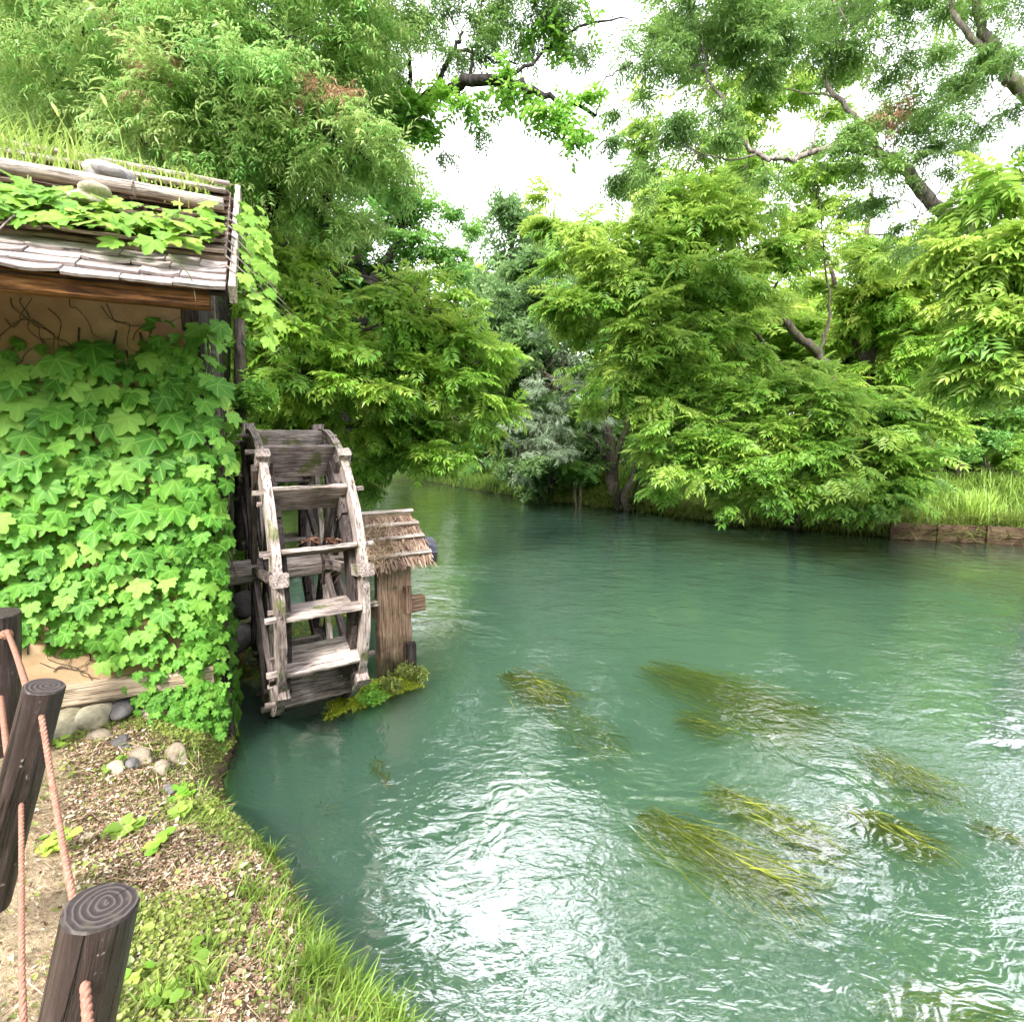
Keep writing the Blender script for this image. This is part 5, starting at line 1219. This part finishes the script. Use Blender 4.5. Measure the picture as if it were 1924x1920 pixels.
# upper right: gnarled limb
b0 = (9.6, 8.6, gz(9.6, 8.6))
tree('gnarled_tree', 'gnarled tree whose mossy pale limb sweeps in from the upper right', 'tree', b0,
     [[(b0, .24), ((8.9, 8.6, 2.5), .2), pl(1900, 500, 8.5, 0.1152), pl(1800, 420, 8.4, 0.0936), pl(1740, 370, 8.3, 0.0864), pl(1690, 310, 8.2, 0.0720), pl(1640, 288, 8.2, 0.0612), pl(1560, 278, 8.1, 0.0468), pl(1480, 300, 8.0, 0.0360), pl(1420, 285, 8.0, 0.0324), pl(1350, 240, 8.0, 0.0216)],
      [pl(1655, 292, 8.2, 0.0432), pl(1620, 230, 8.2, 0.0360), pl(1565, 180, 8.2, 0.0324), pl(1555, 130, 8.2, 0.0252), pl(1590, 60, 8.2, 0.0180), pl(1560, -20, 8.2, 0.0144)],
      [pl(1370, 245, 8.0, 0.0252), pl(1360, 190, 8.0, 0.0288), pl(1330, 150, 8.0, 0.0180), pl(1320, 80, 8.0, 0.0086)], [pl(1565, 178, 8.2, 0.0144), pl(1510, 175, 8.2, 0.0108), pl(1450, 160, 8.2, 0.0072)], [pl(1520, 290, 8.0, 0.0144), pl(1540, 230, 8.0, 0.0108), pl(1560, 210, 8.0, 0.0058)],
      [pl(1420, 290, 8.0, 0.0144), pl(1370, 300, 8, 0.0130), pl(1320, 290, 8.0, 0.0072)], [pl(1800, 420, 8.4, 0.0432), pl(1860, 380, 8.2, 0.0360), pl(1924, 375, 8.0, 0.0216)]],
     [B(1240, 80, 7.8, 40, 40, .3, 164), B(1220, 140, 7.9, 35, 40, .3, 150), B(1260, 200, 7.9, 45, 50, .3, 220), B(1190, 240, 8.0, 45, 45, .3, 178), B(1170, 300, 8.1, 40, 25, .3, 123), B(1330, 40, 8.0, 100, 45, .5, 578), B(1450, 50, 8.0, 90, 50, .5, 578), B(1370, 110, 8.0, 60, 50, .4, 357), B(1560, 110, 8.1, 45, 40, .3, 178),
      B(1620, 60, 8.1, 70, 60, .4, 357), B(1700, 60, 8.2, 80, 60, .5, 413), B(1790, 120, 8.2, 80, 70, .5, 453), B(1640, 240, 8.0, 70, 50, .4, 357), B(1700, 220, 8.0, 50, 50, .4, 260), B(1600, 300, 8.1, 50, 28, .3, 150), B(1740, 300, 8.3, 60, 50, .4, 232), B(1650, 370, 8.3, 60, 40, .4, 205), B(1840, 300, 8.2, 60, 40, .4, 232), B(1720, 440, 8.4, 60, 40, .4, 192), B(1300, 250, 8.0, 50, 35, .3, 164), B(1380, 200, 8.0, 40, 30, .3, 123), B(1400, -330, 9, 260, 130, 1.3, 527), B(1760, -330, 9, 260, 130, 1.3, 527), B(1330, -100, 8.0, 170, 100, .9, 963), B(1650, -100, 8.0, 220, 110, .9, 1239), B(1480, 100, 8.2, 60, 40, .4, 232),
      B(1260, 340, 8.2, 60, 30, .3, 150), B(1420, 360, 8.2, 60, 25, .3, 82)],
     'narrow', .30, 'lf_dark', 'trunk_pale', thin=.6, more=[('dead_sprigs', [B(1690, 205, 7.8, 38, 22, .15, 82)], 'narrow', .2, 'dead')], tint_shift=.05)
# top right corner limb
tree('corner_tree', 'tree with mossy upright limb in the top right corner', 'tree', (8.4, 6.4, gz(8.4, 6.4)),
     [[((8.4, 6.4, gz(8.4, 6.4)), .2), ((7.6, 6.6, 3.2), .17), pl(1960, 230, 6.8, .10), pl(1890, 140, 6.9, .07), pl(1850, 60, 7, .05), pl(1830, -40, 7, .04)], [pl(1890, 140, 6.9, .04), pl(1800, 40, 7, .03), pl(1780, -60, 7, .02)]],
     [B(1870, 30, 6.8, 60, 50, .4, 260), B(1900, 100, 6.6, 40, 50, .3, 190), B(1820, 200, 6.9, 60, 50, .4, 190), B(1900, -60, 6.8, 120, 70, .6, 450), B(1960, 200, 6.6, 50, 60, .4, 160), B(1870, 230, 7, 50, 30, .3, 110)],
     'narrow', .24, 'lf_dark', 'trunk_pale', thin=.6)
# right foreground foliage
b0 = (7.6, 6.2, gz(7.6, 6.2))
tree('bright_walnut', 'bright green large-leaved branch nearest the camera at the right edge', 'tree', b0,
     [[(b0, .16), ((7.2, 6.3, 2.4), .13), pl(2050, 560, 6.3, .08), pl(1950, 500, 6.2, .05), pl(1880, 440, 6.2, .02)], [pl(2050, 600, 6.3, .05), pl(1950, 640, 6.2, .03), pl(1850, 640, 6.1, .015)]],
     [B(1900, 340, 6.2, 50, 45, .4, 130), B(1890, 430, 6.1, 70, 50, .5, 240), B(1880, 520, 6.1, 80, 50, .5, 280), B(1900, 610, 6.1, 80, 50, .5, 280), B(1860, 690, 6.2, 55, 40, .4, 140), B(2000, 480, 6.3, 90, 140, .7, 500), B(1990, 680, 6.4, 70, 60, .5, 180), B(1840, 750, 6.4, 25, 18, .2, 20)],
     'pinnate', .36, 'lf_walnut', 'trunk', own=220, tilt=.3, sub=16, tint_shift=.10)
# shrubs at right and fill
def shrub(px, py, Y, rx, ry, n_, lab, mat='lf_deep', kind='broad', size=.32):
    x = (px - 962) / 962 * Y; g0 = (x, Y, gz(x, Y)); t_ = thing('shrub', lab, 'shrub', g0, 'shrubs along the far bank')
    ts = [tube(catmull([g0, np.array(P(px + random.uniform(-.3, .3) * rx, py + ry * .3, Y)), np.array(P(px + random.uniform(-.8, .8) * rx, py - ry * .5, Y))], 4), [.03, .01], 5) for _ in range(6)]
    V, F = join_tubes(ts); link('stems', mesh_np('stems', V, F, M['trunk'], True), t_)['kind'] = 'stuff'
    n_ = int(n_ * 1.6)
    foliage('foliage', [B(px + random.uniform(-.4, .4) * rx, py + random.uniform(-.4, .4) * ry, Y, rx * .7, ry * .7, rx * Y / 962 * .7, n_ // 4) for _ in range(4)], kind, size, M[mat], t_, .5)
shrub(1800, 830, 14.6, 60, 40, 420, 'low leafy bush at the back of the grass bank')
shrub(1910, 840, 14.2, 60, 35, 360, 'low bush at the right edge behind the grass', 'lf_walnut')
shrub(1700, 850, 15.0, 60, 40, 420, 'dark low bush behind the hanging branches')
shrub(1860, 770, 15.5, 110, 70, 900, 'pale-leaved shrub behind the grass at the right edge', 'lf_deep')
shrub(1960, 800, 14.5, 90, 80, 600, 'shrub running out of frame on the right', 'lf_walnut')
shrub(1760, 740, 17.5, 110, 80, 800, 'bushy shrub in the shade behind the right bank', 'lf_walnut_y')
shrub(1650, 760, 18, 110, 80, 700, 'shrub under the twin-trunked tree', 'lf_walnut_y')
shrub(1420, 760, 19, 120, 90, 700, 'dark shrub behind the leaning trunk', 'lf_walnut_y')
shrub(1240, 840, 17.5, 60, 60, 500, 'low bush right of the bent stump', 'lf_deep')
shrub(1090, 880, 18.2, 60, 40, 400, 'low bush beneath the silver willow', 'lf_deep')
shrub(1000, 900, 21, 60, 30, 300, 'small bush left of the willow foot', 'lf_walnut_y')
shrub(900, 880, 26, 40, 35, 300, 'bush at the inner side of the river bend', 'lf_deep')
for i, (px, Y, top, wpx, lab, mt) in enumerate([
    (1250, 24, 430, 150, 'tree behind the right bank left of the leaning trunk', 'lf_walnut_y'), (1420, 26, 500, 150, 'background tree between the two main trunks', 'lf_walnut_y'), (1600, 24, 560, 160, 'background tree behind the twin trunks', 'lf_walnut_y'),
    (1780, 22, 520, 150, 'background tree behind the right-hand grass', 'lf_walnut'), (1960, 20, 420, 150, 'background tree at the far right edge', 'lf_deep'), (1120, 28, 470, 100, 'background tree behind the silver willow', 'lf_deep')]):
    far_tree(px, Y, top, wpx, lab, mt, 'broad', .85, 1700, bottom=850, group='trees behind the right bank')
for (px, Y, top, wpx, lab) in ((300, 16, 250, 260, 'broad tree behind the shed'), (60, 15, 100, 240, 'broad tree behind the shed at the left edge'), (520, 20, 420, 150, 'tree behind the wheel at mid distance')):
    far_tree(px, Y, top, wpx, lab, 'lf_deep', 'broad', .6, 1500, bottom=850, group='trees behind the shed')
# treeline far behind
def treeline():
    bl = []
    rr = random.Random(5)
    for k in range(46):
        a = radians(-62 + 124 * k / 45); R = 52 + rr.uniform(-5, 8); h = rr.uniform(9, 13.5); bl.append((np.array([R * sin(a), R * cos(a), h * .45]), (4.2, 3, h * .6), 130))
    p, d, ti = crown_points(bl); n_ = len(p); T, F, tt = SPRAY['broad'][0]
    V, Fo, t_ = scatter(T, F, p, basis(d, np.tile([0, 0, 1.], (n_, 1)) + RNG.normal(size=(n_, 3)) * .4), RNG.uniform(1.6, 2.8, n_), tt, ti)
    setp(link('far_woods', mesh_np('far_woods', V, Fo, M['lf_deep'], False, t_)), 'distant band of woods closing the view beyond the river', 'woods', kind='stuff')
treeline()
def shade_woods():  # unseen trees added to keep low sky light off the shed wall
    rr = random.Random(9); bl = []
    for k in range(30):
        a = radians(105 + 150 * k / 29); Rr = 9.5 + rr.uniform(-1., 3); h = rr.uniform(4.5, 6.5)
        bl.append((np.array([Rr * sin(a), Rr * cos(a), h * .5]), (2.2, 1.8, h * .52), 120))
    p, d, ti = crown_points(bl); n_ = len(p); T, F, tt = SPRAY['broad'][0]
    V, Fo, t_ = scatter(T, F, p, basis(d, np.tile([0, 0, 1.], (n_, 1)) + RNG.normal(size=(n_, 3)) * .4), RNG.uniform(1.8, 3.0, n_), tt, ti)
    setp(link('woods', mesh_np('woods', V, Fo, M['lf_deep'], False, t_)), 'unseen belt of trees added behind the viewer to shade the shed wall', 'woods', kind='stuff')
shade_woods()
if 0: print('SPRAYS', NSPRAY, 'polys', sum(len(m.polygons) for m in bpy.data.meshes))
